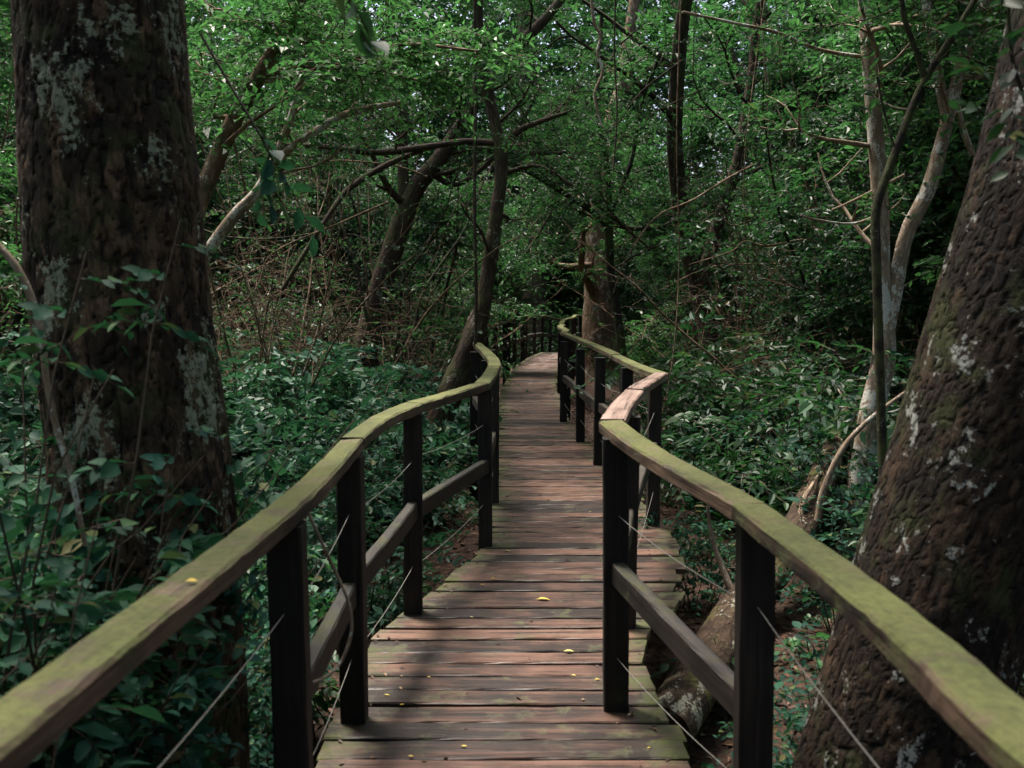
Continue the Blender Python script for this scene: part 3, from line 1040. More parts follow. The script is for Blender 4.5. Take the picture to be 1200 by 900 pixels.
# trees beyond the bend
D = 31.0
stem_tree('distant_tree', 'stout dark brown trunk beyond the far end of the left railing', 'tree',
          [[(622, 392, 32, D), (626, 350, 28, D), (626, 285, 26, D), (622, 200, 24, D), (618, 60, 20, D), (610, -150, 12, D)],
           [(612, 335, 4, D - 1), (606, 325, 4, D - 2), (596, 330, 3.5, D - 3)]],
          'bark_mid', 'leaf_mid', std_crown([0], 16, 3.6, 11, .10, .33, zb=(.0, .5)), sides=28, n=50, bark_d=.03, seed=12)
D = 23.0
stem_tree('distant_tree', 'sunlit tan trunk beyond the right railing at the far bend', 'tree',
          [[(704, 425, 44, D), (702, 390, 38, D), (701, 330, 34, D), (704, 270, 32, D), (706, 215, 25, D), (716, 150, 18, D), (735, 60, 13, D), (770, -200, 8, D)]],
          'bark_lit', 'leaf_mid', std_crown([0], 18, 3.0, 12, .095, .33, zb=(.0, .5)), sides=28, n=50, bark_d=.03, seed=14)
D = 14.5
stem_tree('forked_sapling', 'slim dark stem forking widely in front of the sunlit tan trunk', 'tree',
          [[(731, 425, 10, D), (724, 370, 10, D), (716, 320, 10, D), (713, 262, 10, D), (712, 200, 7, D), (700, 120, 6, D), (705, 20, 5, D)],
           [(713, 266, 9, D), (692, 246, 8, D), (655, 222, 8, D), (610, 196, 7, D), (570, 186, 5, D)],
           [(713, 255, 7, D), (728, 222, 6, D), (742, 180, 5, D), (752, 120, 4, D), (775, 60, 3.5, D)],
           [(714, 262, 6, D), (744, 268, 5.5, D), (780, 264, 5, D), (830, 240, 4, D), (880, 225, 3, D)],
           [(692, 247, 5, D), (676, 200, 4.5, D), (664, 178, 4, D), (600, 178, 3, D)]],
          'bark_dark', 'leaf_mid', std_crown([0, 1, 2, 3, 4], 6, 1.4, 5, .07, .4), sides=10, n=30, seed=16)

# fallen mossy log right of the walk
lg = thing('fallen_log', 'mossy fallen log lying on the leaf litter right of the boardwalk', 'log', (1.4, 5.8, float(ground_z(1.4, 5.8))))
T = np.array(lg.location)
q = np.array([[.70, 4.45, -.47, .13], [.95, 4.95, -.40, .125], [1.25, 5.6, -.34, .12], [1.65, 6.35, -.30, .125], [2.05, 7.0, -.12, .12], [2.35, 7.5, .12, .11], [2.62, 7.95, .38, .085], [2.85, 8.3, .62, .05]])
s_ = spline(q, 60)
mb = MB()
tube(mb, s_[:, :3] - T, s_[:, 3], 28, 0, .5, .02, 9, seed=20)
mb.build('log_body', M['mossy'], lg, smooth=True)
for a, b, r_ in ((.55, (.35, .5, .75), .03), (.8, (.5, .2, .8), .02), (.35, (-.5, .3, .35), .025)):
    i = int(a * 59)
    mb = MB()
    bp = wander(rng, s_[i, :3] - T, b, .8, 9, .14, .03)
    tube(mb, bp, np.linspace(r_, .006, len(bp)), 8, 0, .6)
    mb.build('broken_branch', M['bark_pale'], lg, smooth=True)

# ------------------------------------------------------------------ vines and hanging twigs
def vine(name, label, pts, mat='bark_pale', n=30, cat='vine'):
    pth, rad = px_path(pts, n)
    t = MB()
    c = pth[0].copy()
    tube(t, pth - c, rad, 7, 0, .5)
    o = t.build(name, [M[mat]], smooth=True)
    o.location = c
    return tag(o, label, cat)


vine('hanging_vine', 'pale crooked vine hanging in front of the thick lichen trunk', [(-60, 240, 9, 2.5), (0, 290, 9, 2.5), (28, 328, 9, 2.5), (48, 385, 9, 2.5), (54, 440, 8, 2.5), (66, 500, 8, 2.5), (84, 560, 7, 2.5), (100, 640, 6, 2.5)])
vine('hanging_vine', 'thin bare twig dangling in the top middle above the far boardwalk', [(690, -60, 4, 7), (695, 20, 4, 7), (704, 42, 4, 7), (700, 62, 3.5, 7), (706, 84, 3.5, 7), (697, 108, 3, 7), (700, 130, 3, 7), (705, 148, 2, 7)])
vine('hanging_vine', 'very thin straight liana hanging beside the dangling bare twig', [(722, -40, 2.2, 8), (720, 60, 2.2, 8), (723, 130, 2, 8), (719, 200, 1.6, 8)], 'bark_mid')
vine('liana', 'straight dark liana dropping beside the leaning tree', [(556, -40, 4, 10.5), (557, 120, 4, 10.5), (556, 240, 4, 10.5), (558, 345, 4, 10.5), (556, 440, 4, 10.5)], 'bark_mid')
vine('vine_loop', 'thin pale tendril looping from the left handrail down to the mid rail', [(361, 600, 4, 2.55), (372, 625, 4, 2.55), (392, 668, 4, 2.6), (408, 705, 4, 2.6), (412, 740, 4, 2.6), (400, 775, 4, 2.6), (384, 792, 4, 2.55), (366, 800, 4, 2.5)], 'bark_pale')
vine('bare_branch', 'bare pale branch slanting up beside the fallen log', [(958, 610, 8, 6.8), (965, 575, 8, 6.8), (985, 530, 7, 6.8), (1010, 500, 6, 6.8), (1040, 475, 5, 6.8), (1068, 455, 4, 6.8)], cat='branch')

# thin lianas and arching twigs slung through the thicket
rl = np.random.default_rng(77)
for k in range(64):
    y = rl.uniform(8.5, 19)
    left = rl.random() < .5
    x = rl.uniform(-.42 * y, -.06 * y) if left else rl.uniform(.10 * y, .42 * y)
    z0 = rl.uniform(2.8, 6.5)
    kind = rl.random()
    if kind < .4:      # hanging nearly straight
        p = np.array([[x, y, z0 + 2], [x + rl.normal(0, .15), y, z0], [x + rl.normal(0, .25), y + rl.normal(0, .2), z0 * .6], [x + rl.normal(0, .35), y, z0 * .25], [x + rl.normal(0, .5), y, -.4]])
        rad = rl.uniform(.004, .010)
        lab = 'thin straight liana hanging in the ' + ('left' if left else 'right') + ' thicket'
    else:              # slung or arching across
        dx = rl.uniform(1.2, 3.4) * rl.choice([-1, 1])
        sg = rl.uniform(-.9, .9)
        dz = rl.uniform(-1.6, 1.0)
        z0 = rl.uniform(1.2, 5.0)
        u = np.linspace(0, 1, 6)
        p = np.stack([x + dx * u + rl.normal(0, .10, 6), y + rl.normal(0, .5) * u, np.maximum(z0 + dz * u + sg * 4 * u * (1 - u) * .6 + rl.normal(0, .08, 6), .1)], 1)
        rad = rl.uniform(.005, .020)
        lab = 'curved bare branch slung across the ' + ('left' if left else 'right') + ' thicket'
    mb = MB()
    sp = spline(p, 26)
    tube(mb, sp - p[0], np.linspace(rad, rad * .35, 26), 6, 0, .5, seed=k)
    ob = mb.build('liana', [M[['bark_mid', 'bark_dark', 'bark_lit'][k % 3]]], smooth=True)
    ob.location = p[0]
    tag(ob, lab, 'liana', lab.replace('thin straight liana', 'thin lianas').replace('curved bare branch', 'bare branches'))

# ------------------------------------------------------------------ library of forest plants (meshes shared by their copies)
LIB = {}


def lib_understory(key, seed, H, r0, nst, nl, ll, ntw, leaf, bark, leafm, t0=.22, lift=.03, zb=(-.25, .6), nleaf=12):
    g = np.random.default_rng(seed)
    wood, cr = MB(), MB()
    for s_ in range(nst):
        d0 = nrm(np.array([g.normal(0, .22), g.normal(0, .22), 1.0]))
        pth = wander(g, (g.normal(0, .06), g.normal(0, .06), -.15), d0, H * g.uniform(.75, 1.05), 16, .10, .02)
        sp = spline(pth, 34)
        rad = np.linspace(r0, r0 * .2, 34) * g.uniform(.7, 1.1)
        rad[0] *= 1.3
        tube(wood, sp, rad, 8, 0, .5, cap=False, seed=seed + s_)
        branch_system(g, wood, cr, sp, rad, t0, nl, ll, ntw, leaf, lift=lift, zb=zb, nleaf=nleaf, hi='mid')
    LIB[key] = (wood.mesh('trunk', [M[bark]], True), cr.mesh('crown', [M[leafm], M['twig']]))


def lib_shrub(key, seed, H, spread, nst, ntw, leaf, leafm, hi='mid', nleaf=11, droop=.3, twl=(.2, .45), wr=.5, lean=.7):
    g = np.random.default_rng(seed)
    wood, cr = MB(), MB()
    orgs, drs = [], []
    for s_ in range(nst):
        a = g.uniform(0, 2 * math.pi)
        rr = spread * math.sqrt(g.random()) * .5
        d0 = nrm(np.array([math.cos(a) * g.uniform(.1, lean), math.sin(a) * g.uniform(.1, lean), 1.0]))
        pth = wander(g, (math.cos(a) * rr, math.sin(a) * rr, -.1), d0, H * g.uniform(.6, 1.1), 8, .14, .0)
        tube(wood, pth, np.linspace(.007, .002, 9), 5, 0, g.random(), cap=False)
        m = int(ntw * g.uniform(.7, 1.3))
        u = g.uniform(.25, 1, m) * 7.999
        iu = u.astype(int)
        fr = (u - iu)[:, None]
        orgs.append(pth[iu] * (1 - fr) + pth[iu + 1] * fr)
        drs.append(nrm(rand_dirs(g, m, -.25, .5)))
    o = np.concatenate(orgs)
    d = np.concatenate(drs)
    sprays(cr, o, d, g.uniform(twl[0], twl[1], len(o)), g, nleaf, leaf, hi, 0, 1, droop, .0025, wr=wr)
    LIB[key] = (wood.mesh('stems', [M['twig']], True), cr.mesh('foliage', [M[leafm], M['twig']], hi is True))


lib_understory('u0', 101, 5.5, .030, 2, 15, 1.3, 14, .070, 'bark_dark', 'leaf_mid')
lib_understory('u1', 102, 6.5, .040, 1, 26, 1.5, 14, .068, 'bark_mid', 'leaf_dark')
lib_understory('u2', 103, 4.5, .024, 3, 12, 1.1, 12, .066, 'bark_dark', 'leaf_dark')
lib_understory('u3', 104, 7.0, .050, 1, 24, 1.8, 14, .072, 'bark_mid', 'leaf_bright', t0=.4)
lib_understory('t0', 105, 13, .15, 1, 16, 3.2, 13, .085, 'bark_mid', 'leaf_canopy', t0=.40, lift=.05, zb=(-.1, .5))
lib_understory('t1', 106, 12, .11, 1, 18, 2.8, 13, .085, 'bark_dark', 'leaf_mid', t0=.32, lift=.04, zb=(-.2, .5))
lib_understory('p0', 107, 5.0, .028, 3, 5, .9, 2, .060, 'bark_dark', 'leaf_dark', t0=.15, nleaf=7)      # nearly bare thicket stems
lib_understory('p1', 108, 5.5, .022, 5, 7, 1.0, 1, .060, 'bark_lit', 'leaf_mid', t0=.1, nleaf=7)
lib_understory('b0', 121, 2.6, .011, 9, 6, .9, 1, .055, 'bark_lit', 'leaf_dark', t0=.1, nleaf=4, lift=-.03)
lib_understory('b1', 122, 3.4, .014, 7, 7, 1.1, 1, .055, 'bark_mid', 'leaf_mid', t0=.1, nleaf=4, lift=-.02)
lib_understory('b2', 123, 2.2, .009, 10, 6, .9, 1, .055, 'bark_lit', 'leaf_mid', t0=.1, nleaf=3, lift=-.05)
lib_shrub('s0', 111, 1.25, .7, 16, 11, .072, 'leaf_bank', nleaf=11, wr=.62)
lib_shrub('s1', 112, .95, .8, 16, 10, .066, 'leaf_bank', nleaf=10, wr=.6)
lib_shrub('s2', 113, 1.55, .7, 14, 12, .075, 'leaf_dark', nleaf=11)
lib_shrub('s3', 118, 1.9, .8, 16, 12, .085, 'leaf_bright')
lib_shrub('n0', 114, 2.15, .5, 12, 13, .072, 'leaf_teal', True, 10, .35, (.22, .5), .52, .3)
lib_shrub('n1', 115, 1.45, .5, 11, 12, .070, 'leaf_teal', True, 9, .35, (.2, .42), .52, .3)
lib_shrub('n2', 119, 2.35, .36, 15, 17, .064, 'leaf_teal', True, 9, .3, (.12, .28), .55, .13)
lib_shrub('n3', 120, 1.35, .36, 11, 11, .070, 'leaf_dark', True, 8, .3, (.12, .26), .58, .13)
lib_shrub('g0', 116, .35, .3, 5, 5, .055, 'leaf_mid', True, 6, .3, (.12, .22), .55)
lib_shrub('g1', 117, .28, .25, 4, 5, .060, 'leaf_bright', True, 6, .3, (.1, .2), .6)


def place(key, name, x, y, label, cat, group=None, rz=None, sc=1.0, parts=('trunk', 'crown'), tilt=(0, 0), dz=0.0):
    t = thing(name, label, cat, (x, y, float(ground_z(x, y)) + dz), group)
    t.rotation_euler = (tilt[0], tilt[1], RNG.uniform(0, 6.283) if rz is None else rz)
    t.scale = (sc, sc, sc)
    a, b = LIB[key]
    link(parts[0], a, t)
    link(parts[1], b, t)
    return t


SP = ('stems', 'foliage')
NEAR = []
# near-left shrubs round the great trunk and below the rail
for i, (x, y, k, sc, lab) in enumerate([
        (-1.75, 2.15, 'n0', 1.10, 'tall leafy shrub at the left picture edge below the crooked vine'),
        (-1.30, 2.35, 'n0', .98, 'dark teal shrub in front of the thick lichen trunk'),
        (-1.2, 1.8, 'n1', .95, 'low blurred shrub under the near left handrail'),
        (-1.22, 2.45, 'n1', .85, 'leafy shrub between the lichen trunk and the left handrail'),
        (-2.15, 2.7, 'n0', 1.15, 'shrub with upright stems left of the thick lichen trunk'),
        (-1.35, 3.05, 'n1', .8, 'shrub behind the near left post'),
        (-1.55, 1.55, 'n1', .9, 'shrub in the bottom left corner below the handrail'),
        (-1.5, 3.75, 'n1', .9, 'broad leaved shrub behind the second left post'),
        (-2.5, 2.2, 'n0', 1.1, 'shrub at the far left edge'),
        (-1.25, 1.3, 'n1', .8, 'low shrub under the nearest stretch of left handrail')]):
    NEAR.append((place(k, 'shrub', x, y, lab, 'shrub', sc=sc, parts=SP), k))
for x, y, k, sc in [(-1.5, 2.0, 'n0', .85), (-1.9, 2.5, 'n1', 1.1), (-1.15, 2.05, 'n1', .7), (-1.35, 2.6, 'n1', .9), (-1.7, 1.8, 'n1', 1.05), (-2.0, 1.9, 'n0', .9), (-1.2, 2.75, 'n1', .75), (-1.3, 2.1, 'n1', .95), (-1.45, 3.5, 'n1', 1.0), (-1.5, 4.4, 'n1', .8), (-1.75, 4.2, 'n1', 1.1), (-1.2, 1.6, 'n1', .7), (-1.35, 2.3, 'n0', .68), (-1.35, 2.2, 'n0', .74), (-1.35, 2.7, 'n0', .62), (-1.5, 2.35, 'n0', .8), (-1.75, 2.25, 'n0', .85), (-1.6, 2.6, 'n1', 1.0), (-1.25, 1.95, 'n1', .9)]:
    NEAR.append((place(k, 'shrub', x, y, 'blurred teal shrub among those massed between lichen trunk and left handrail', 'shrub', 'teal shrubs massed round the lichen trunk', sc=sc, parts=SP), k))
for x, y, k, sc, lab in [
        (-1.02, 2.35, 'n2', .76, 'narrow leafy shrub covering the foot of the lichen trunk on its right side'),
        (-1.05, 2.05, 'n3', .95, 'narrow dark shrub just outside the near left handrail'),
        (-1.30, 2.40, 'n2', .95, 'tall narrow shrub climbing in front of the lichen trunk'),
        (-1.22, 1.85, 'n2', .70, 'narrow shrub rising behind the blurred near left handrail'),
        (-1.50, 2.15, 'n2', .92, 'tall narrow shrub at the left foot of the lichen trunk'),
        (-1.04, 2.72, 'n3', .92, 'dark narrow shrub between lichen trunk and near left post'),
        (-1.05, 1.62, 'n3', .85, 'dark narrow shrub low under the near left handrail'),
        (-1.38, 2.62, 'n3', 1.1, 'dark narrow shrub pressed against the lichen trunk'),
        (-1.75, 2.0, 'n2', .95, 'tallest narrow shrub near the left picture edge'),
        (-1.02, 3.1, 'n2', .62, 'narrow shrub behind the near left post'),
        (-1.05, 3.7, 'n2', .58, 'narrow shrub beside the second left post'),
        (-1.0, 4.5, 'n3', .85, 'dark narrow shrub beside the third left post')]:
    NEAR.append((place(k, 'shrub', x, y, lab, 'shrub', sc=sc, parts=SP), k))
# a few near-right plants
for x, y, k, sc, lab in [
        (1.02, 4.15, 'g1', 1.1, 'small green seedling by the end of the fallen log'),
        (1.05, 3.55, 'n1', .55, 'small bush between the near right post and the leaning trunk'),
        (1.15, 5.3, 'g0', 1.3, 'sprig of broad leaves beside the right railing kink'),
        (1.55, 4.3, 'n1', .60, 'small bush behind the leaning trunk'),
        (2.1, 5.9, 'n1', .75, 'bush beside the fallen log'),
        (1.22, 6.3, 'n1', .55, 'glossy low bush just outside the kinked right railing'),
        (2.6, 7.1, 'n0', .8, 'bush at the foot of the pale twin-stemmed tree')]:
    place(k, 'shrub', x, y, lab, 'shrub', sc=sc, parts=SP)


def keep_off_rail(t, key, lim=-.70):
    me = LIB[key][1]
    v = np.empty(len(me.vertices) * 3, np.float32)
    me.vertices.foreach_get('co', v)
    v = v.reshape(-1, 3) * t.scale[0]
    best = None
    for a in np.linspace(0, 6.283, 24, endpoint=False):
        e = np.percentile(v[:, 0] * math.cos(a) - v[:, 1] * math.sin(a), 99.7)
        if best is None or e < best[0]:
            best = (e, a)
    t.rotation_euler[2] = best[1]
    t.location.x = min(t.location.x, lim - best[0])


def clear(x, y, m):
    yy = np.clip(y, -1, 36.9)
    return x < path_l(yy) - m or x > path_r(yy) + m


for t_, k_ in NEAR:
    keep_off_rail(t_, k_)
# bushes either side
rs = np.random.default_rng(31)
cnt = 0
pts = []
tries = 0
while cnt < 150 and tries < 6000:
    tries += 1
    y = rs.uniform(4.4, 21) if rs.random() < .8 else rs.uniform(21, 34)
    x = rs.uniform(-.50 * y - 1, .50 * y + 1.2)
    left = x < path_c(y)
    m = .75 if left else 1.15
    if not clear(x, y, m):
        continue
    if not left and y < 8.0 and x < 2.6:
        continue
    if left and 6.2 < y < 7.6 and x > -1.0:
        continue
    if not left and 8 < y < 30 and x < .125 * y + .9:
        continue
    if any((x - a) ** 2 + (y - b) ** 2 < (.26 if y < 12 else .6) for a, b in pts):
        continue
    pts.append((x, y))
    k = rs.choice(['s0', 's1', 's2'], p=[.4, .35, .25] if left else [.3, .25, .45])
    sc = rs.uniform(.75, 1.05)
    if left and y < 8:
        sc *= .85
    if left and y < 9:
        lab = 'low leafy bush among those crowding the left railing'
    elif left:
        lab = 'bush in the shaded thicket further left and behind'
    elif y < 10:
        lab = 'dark bush in the undergrowth right of the kinked railing'
    else:
        lab = 'bush deep in the thicket beyond the right railing'
    place(k, 'shrub', x, y, lab, 'shrub', lab.replace('bush', 'bushes', 1), sc=sc, parts=SP)
    cnt += 1

# growth that closes the view where the walk bends away
for k in range(16):
    x, y = rs.uniform(-3.5, .3 + k * .25), rs.uniform(28, 42)
    if not clear(x, y, 1.0) and y < 37:
        continue
    place(rs.choice(['u0', 'u1', 'u2']), 'understory_tree', x, y, 'leafy understory tree closing the view where the boardwalk bends away', 'tree', 'understory trees behind the far bend', sc=rs.uniform(.85, 1.15))
for x, y, k in ((4.4, 44, 't0'), (1.6, 37.5, 'u3'), (2.9, 40.5, 'u0'), (3.4, 38.6, 'u1'), (1.0, 39, 'u1'), (4.2, 41.5, 'u0'), (2.4, 38, 'u2'), (-4.5, 47, 't1'), (.7, 46, 't0'), (2.2, 47, 't1'), (4.5, 46, 't0'), (6.5, 45, 't1'), (5.2, 49, 't0'), (-4.0, 44, 't0'), (-2.5, 45, 't1')):
    place(k, 'understory_tree', x, y, 'leafy understory tree closing the view where the boardwalk bends away', 'tree', 'understory trees behind the far bend')
for k in range(14):
    x, y = rs.uniform(-3, 6), rs.uniform(31, 42)
    if not clear(x, y, .9):
        continue
    place(rs.choice(['s0', 's2']), 'shrub', x, y, 'bush closing the view where the boardwalk bends away', 'shrub', 'bushes behind the far bend', sc=rs.uniform(1.0, 1.5), parts=SP)

for k in range(62):
    x, y = rs.uniform(-4.6, -1.3), rs.uniform(5.2, 11.5)
    if x > path_l(y) - 1.1:
        continue
    lab = 'low leafy bush among those crowding the left railing' if y < 9 else 'bush in the shaded thicket further left and behind'
    place(rs.choice(['s0', 's1']), 'shrub', x, y, lab, 'shrub', lab.replace('bush', 'bushes', 1), sc=rs.uniform(.95, 1.2) * (1.0 if y < 7.5 else 1.2), parts=SP)

for x, y in ((-2.3, 20), (-2.8, 21.5), (-2.3, 23.5), (-1.5, 25.8), (-3.0, 24.5), (-.9, 29), (-2.2, 27.5), (.0, 32), (-1.2, 31.5), (1.2, 33.5), (.2, 34.5), (2.2, 35.5), (3.6, 23.5), (3.0, 26.5), (1.6, 34.6), (1.0, 35.6), (2.6, 37)):
    place('s3', 'shrub', x, y, 'bright green bush growing by the far end of the boardwalk', 'shrub', 'bright bushes by the far bend', sc=rs.uniform(.9, 1.25), parts=SP)

for k in range(26):
    y = rs.uniform(7.6, 11.5)
    x = rs.uniform(1.9, .46 * y)
    if (x - 2.6) ** 2 + (y - 7.6) ** 2 < .5 or x < path_r(y) + 1.45:
        continue
    place(rs.choice(['s0', 's2', 's2']), 'shrub', x, y, 'tall leafy bush filling the undergrowth right of the kinked railing', 'shrub', 'tall bushes right of the kinked railing', sc=rs.uniform(1.05, 1.4), parts=SP)

for x, y, sc in ((1.0, 34.8, 1.8), (1.7, 36.2, 2.0), (2.5, 37.6, 1.9), (.4, 36.5, 1.9), (1.9, 38.6, 2.3), (3.1, 39, 2.1)):
    place('s3', 'shrub', x, y, 'tall bright green bush glowing behind the far bend of the boardwalk', 'shrub', 'tall bright bushes behind the far bend', sc=sc, parts=SP)
for x, y in ((1.6, 39.8), (2.7, 41.0)):
    place('u3', 'understory_tree', x, y, 'leafy understory tree closing the view where the boardwalk bends away', 'tree', 'understory trees behind the far bend', sc=1.1)

# seedlings on the litter
cnt = 0
while cnt < 60:
    y = rs.uniform(3.2, 12)
    side = rs.random() < .45
    x = path_l(y) - rs.uniform(.15, 1.3) if side else path_r(y) + rs.uniform(.2, 2.4)
    if not side and y < 4 and x > 1.0:
        x = .95
    lab = 'tiny seedling on the leaf litter left of the planks' if side else 'tiny seedling on the leaf litter right of the planks'
    place(rs.choice(['g0', 'g1']), 'seedling', x, y, lab, 'seedling', 'seedlings left of the planks' if side else 'seedlings right of the planks', sc=rs.uniform(.5, 1.1), parts=SP)
    cnt += 1

# understory and canopy trees
pts = []


def scatter(n, keys, probs, ylo, yhi, spread, m, mind, name, cat, labels, scr=(.85, 1.15), xmax=99):
    c = 0
    tr = 0
    while c < n and tr < 8000:
        tr += 1
        y = ylo + (yhi - ylo) * rs.random() ** .8
        x = rs.uniform(-spread * y - 2, spread * y + 2)
        if not clear(x, y, m) or abs(x) > xmax:
            continue
        if any((x - a) ** 2 + (y - b) ** 2 < mind ** 2 for a, b in pts):
            continue
        if name == 'canopy_tree' and ((-8 < x < -2.2 and y < 17.5) or (-9 < x < 3 and 24 < y < 37)):
            continue
        if name in ('bare_bush', 'thicket_sapling') and y > 13 and -.09 * y < x < .13 * y + 1.0:
            continue
        if y < 30 and -.03 * y - .6 < x < .125 * y + 1.0:
            continue
        if name in ('understory_tree', 'thicket_sapling', 'bare_bush') and y < 9.5 and .24 * y < x < .56 * y:
            continue
        if name == 'understory_tree' and -.2 * y < x < 0 and y < 14.5:
            continue
        if name == 'understory_tree' and -5.5 < x < 0 and y < 11.5:
            continue
        if name == 'bare_bush' and x < 0 and y < 11.5:
            continue
        pts.append((x, y))
        lft = x < path_c(min(y, 36))
        far = y > 16
        lab, grp = labels[(0 if lft else 1) + (2 if far else 0)]
        place(rs.choice(keys, p=probs), name, x, y, lab, cat, grp, sc=rs.uniform(*scr), tilt=(rs.normal(0, .07), rs.normal(0, .07)))
        c += 1


scatter(120, ['u0', 'u1', 'u2', 'u3'], [.3, .27, .25, .18], 6.8, 34, .58, 1.3, .8, 'understory_tree', 'tree',
        [('small leafy understory tree in the near left thicket', 'understory trees left'),
         ('small leafy understory tree in the near right thicket', 'understory trees right'),
         ('small leafy understory tree far back on the left of the walk', 'understory trees far left'),
         ('small leafy understory tree far back on the right of the walk', 'understory trees far right')])
scatter(60, ['p0', 'p1'], [.4, .6], 8.0, 22, .5, 1.0, .45, 'thicket_sapling', 'sapling',
        [('nearly bare dark stems tangled in the left thicket', 'bare thicket stems left'),
         ('nearly bare dark stems tangled in the right thicket', 'bare thicket stems right'),
         ('nearly bare stems deep in the left thicket', 'bare thicket stems far left'),
         ('nearly bare stems deep in the right thicket', 'bare thicket stems far right')])
pts = []
scatter(70, ['b0', 'b1', 'b2'], [.35, .3, .35], 7.2, 20, .5, .9, .55, 'bare_bush', 'bush',
        [('tangled bush of bare brown twigs in the left thicket', 'bare twig bushes left'),
         ('tangled bush of bare brown twigs in the right thicket', 'bare twig bushes right'),
         ('tangled bush of bare twigs deep in the left thicket', 'bare twig bushes far left'),
         ('tangled bush of bare twigs deep in the right thicket', 'bare twig bushes far right')], (.7, 1.2))
for k in range(26):
    y = rs.uniform(11, 16)
    x = rs.uniform(-.42 * y, -.10 * y)
    place(rs.choice(['b0', 'b1', 'b2']), 'bare_bush', x, y, 'tangled bush of bare brown twigs in the left thicket', 'bush', 'bare twig bushes left', sc=rs.uniform(.8, 1.25))
pts = []
scatter(66, ['t0', 't1'], [.5, .5], 13, 48, .62, 2.2, 2.3, 'canopy_tree', 'tree',
        [('tall tree rising through the canopy on the left', 'tall trees left'),
         ('tall tree rising through the canopy on the right', 'tall trees right'),
         ('tall tree in the distance left of the walk', 'tall trees far left'),
         ('tall tree in the distance right of the walk', 'tall trees far right')], (.8, 1.2))

# ------------------------------------------------------------------ far forest and the canopy overhead: masses nobody could count
g = np.random.default_rng(57)
fm = MB()
n = 70000
a = np.where(g.random(n) < .62, g.uniform(-1.0, 1.0, n), g.uniform(-3.14, 3.14, n))
rr = np.where(np.abs(a) < 1.1, g.uniform(38, 52, n), g.uniform(24, 34, n))
z = np.where(np.abs(a) < 1.9, g.uniform(-1, 20, n), g.uniform(-1, 9, n))
o = np.stack([np.sin(a) * rr, np.cos(a) * rr, z], 1)
sprays(fm, o, rand_dirs(g, n, -.5, .4), g.uniform(.8, 1.8, n), g, 10, .30, False, 0, 1, .3, .01, tw=False)
tag(fm.build('far_forest', [M['leaf_mid'], M['twig']]), 'dense mass of leaves closing the view far behind the trees', kind='stuff')

cm = MB()
n = 50000
o = np.stack([g.uniform(-22, 22, n), g.uniform(-16, 34, n), g.uniform(7.5, 13, n)], 1)
nv = np.array([mnoise.noise(Vector((p_[0] * .33, p_[1] * .33, 3.3))) + .5 * mnoise.noise(Vector((p_[0] * .9, p_[1] * .9, 8.1))) for p_ in o])
keep = nv > np.where(o[:, 1] < 4, -.18, np.where(o[:, 1] < 13, .02, .30))
# invented canopy openings, cut along the sun rays to place the light
for cx, cy_, cz, rad_ in ((0.0, 4.6, 0, 1.3), (0.5, 24.5, 0, 2.2), (1.9, 22, 3.5, 2.0), (-2.5, 7.5, .5, 2.2), (3.0, 8.0, .8, 1.3), (-1.5, 14, 3, 1.2), (-1.0, 27, 2.0, 2.6), (-3.0, 11, 1.5, 2.2)):
    c = np.array([cx, cy_, cz])
    rel = o - c
    al = rel @ SUN_DIR
    dist = np.linalg.norm(rel - al[:, None] * SUN_DIR, axis=1)
    keep &= dist > rad_ + .5
for cx, cy_, rad_ in ((.4, 9.3, 1.7), (.4, 12.5, 1.6), (.1, 2.2, 1.0)):   # unseen leaves added back along the sun rays to shade the planks
    rel = o - np.array([cx, cy_, 0])
    al = rel @ SUN_DIR
    keep |= (np.linalg.norm(rel - al[:, None] * SUN_DIR, axis=1) < rad_) & (nv > -.5)
keep &= ((o[:, 0] + 3.0) / 2.6) ** 2 + ((o[:, 1] - 8.5) / 3.0) ** 2 > 1  # another opening, shaped to let light onto the left bank
o = o[keep]
sprays(cm, o, rand_dirs(g, len(o), -.4, .3), g.uniform(.4, .9, len(o)), g, 10, .18, False, 0, 1, .2, .005, tw=False)
tag(cm.build('forest_canopy', [M['leaf_canopy'], M['twig']]), 'leafy forest canopy closing over the walk', kind='stuff')

# ------------------------------------------------------------------ litter
n = 26000
y = 2.2 + 18 * g.random(n) ** 1.4
x = g.uniform(-5, 6, n)
keep = (x < path_l(y) - .02) | (x > path_r(y) + .02)
x, y = x[keep], y[keep]
b = np.stack([x, y, ground_z(x, y) + g.uniform(.004, .03, len(x))], 1)
lm = MB()
leaves(lm, b, rand_dirs(g, len(b), -.2, .25), nrm(np.array([0, 0, 1.0]) + g.normal(0, .3, (len(b), 3))), g.uniform(.035, .08, len(b)), g.uniform(.02, .04, len(b)), g, False, 0, .2)
tag(lm.build('leaf_litter', [M['litter']]), 'brown dead leaves covering the forest floor', kind='stuff')
n = 420
y = 2.6 + 22 * g.random(n) ** 1.6
u = g.random(n)
u = np.where(g.random(n) < .7, np.where(g.random(n) < .5, u * .16, 1 - u * .16), u)
x = path_l(y) + u * (path_r(y) - path_l(y))
dm = MB()
leaves(dm, np.stack([x, y, path_z(y) + .006 + 0 * x], 1), rand_dirs(g, n, -.05, .1), nrm(np.array([0, 0, 1.0]) + g.normal(0, .2, (n, 3))), g.uniform(.008, .035, n), g.uniform(.006, .018, n), g, 'mid', 0, .15)
tag(dm.build('plank_litter', [M['litter']]), 'crumbs of dead leaf caught along the plank edges', kind='stuff')
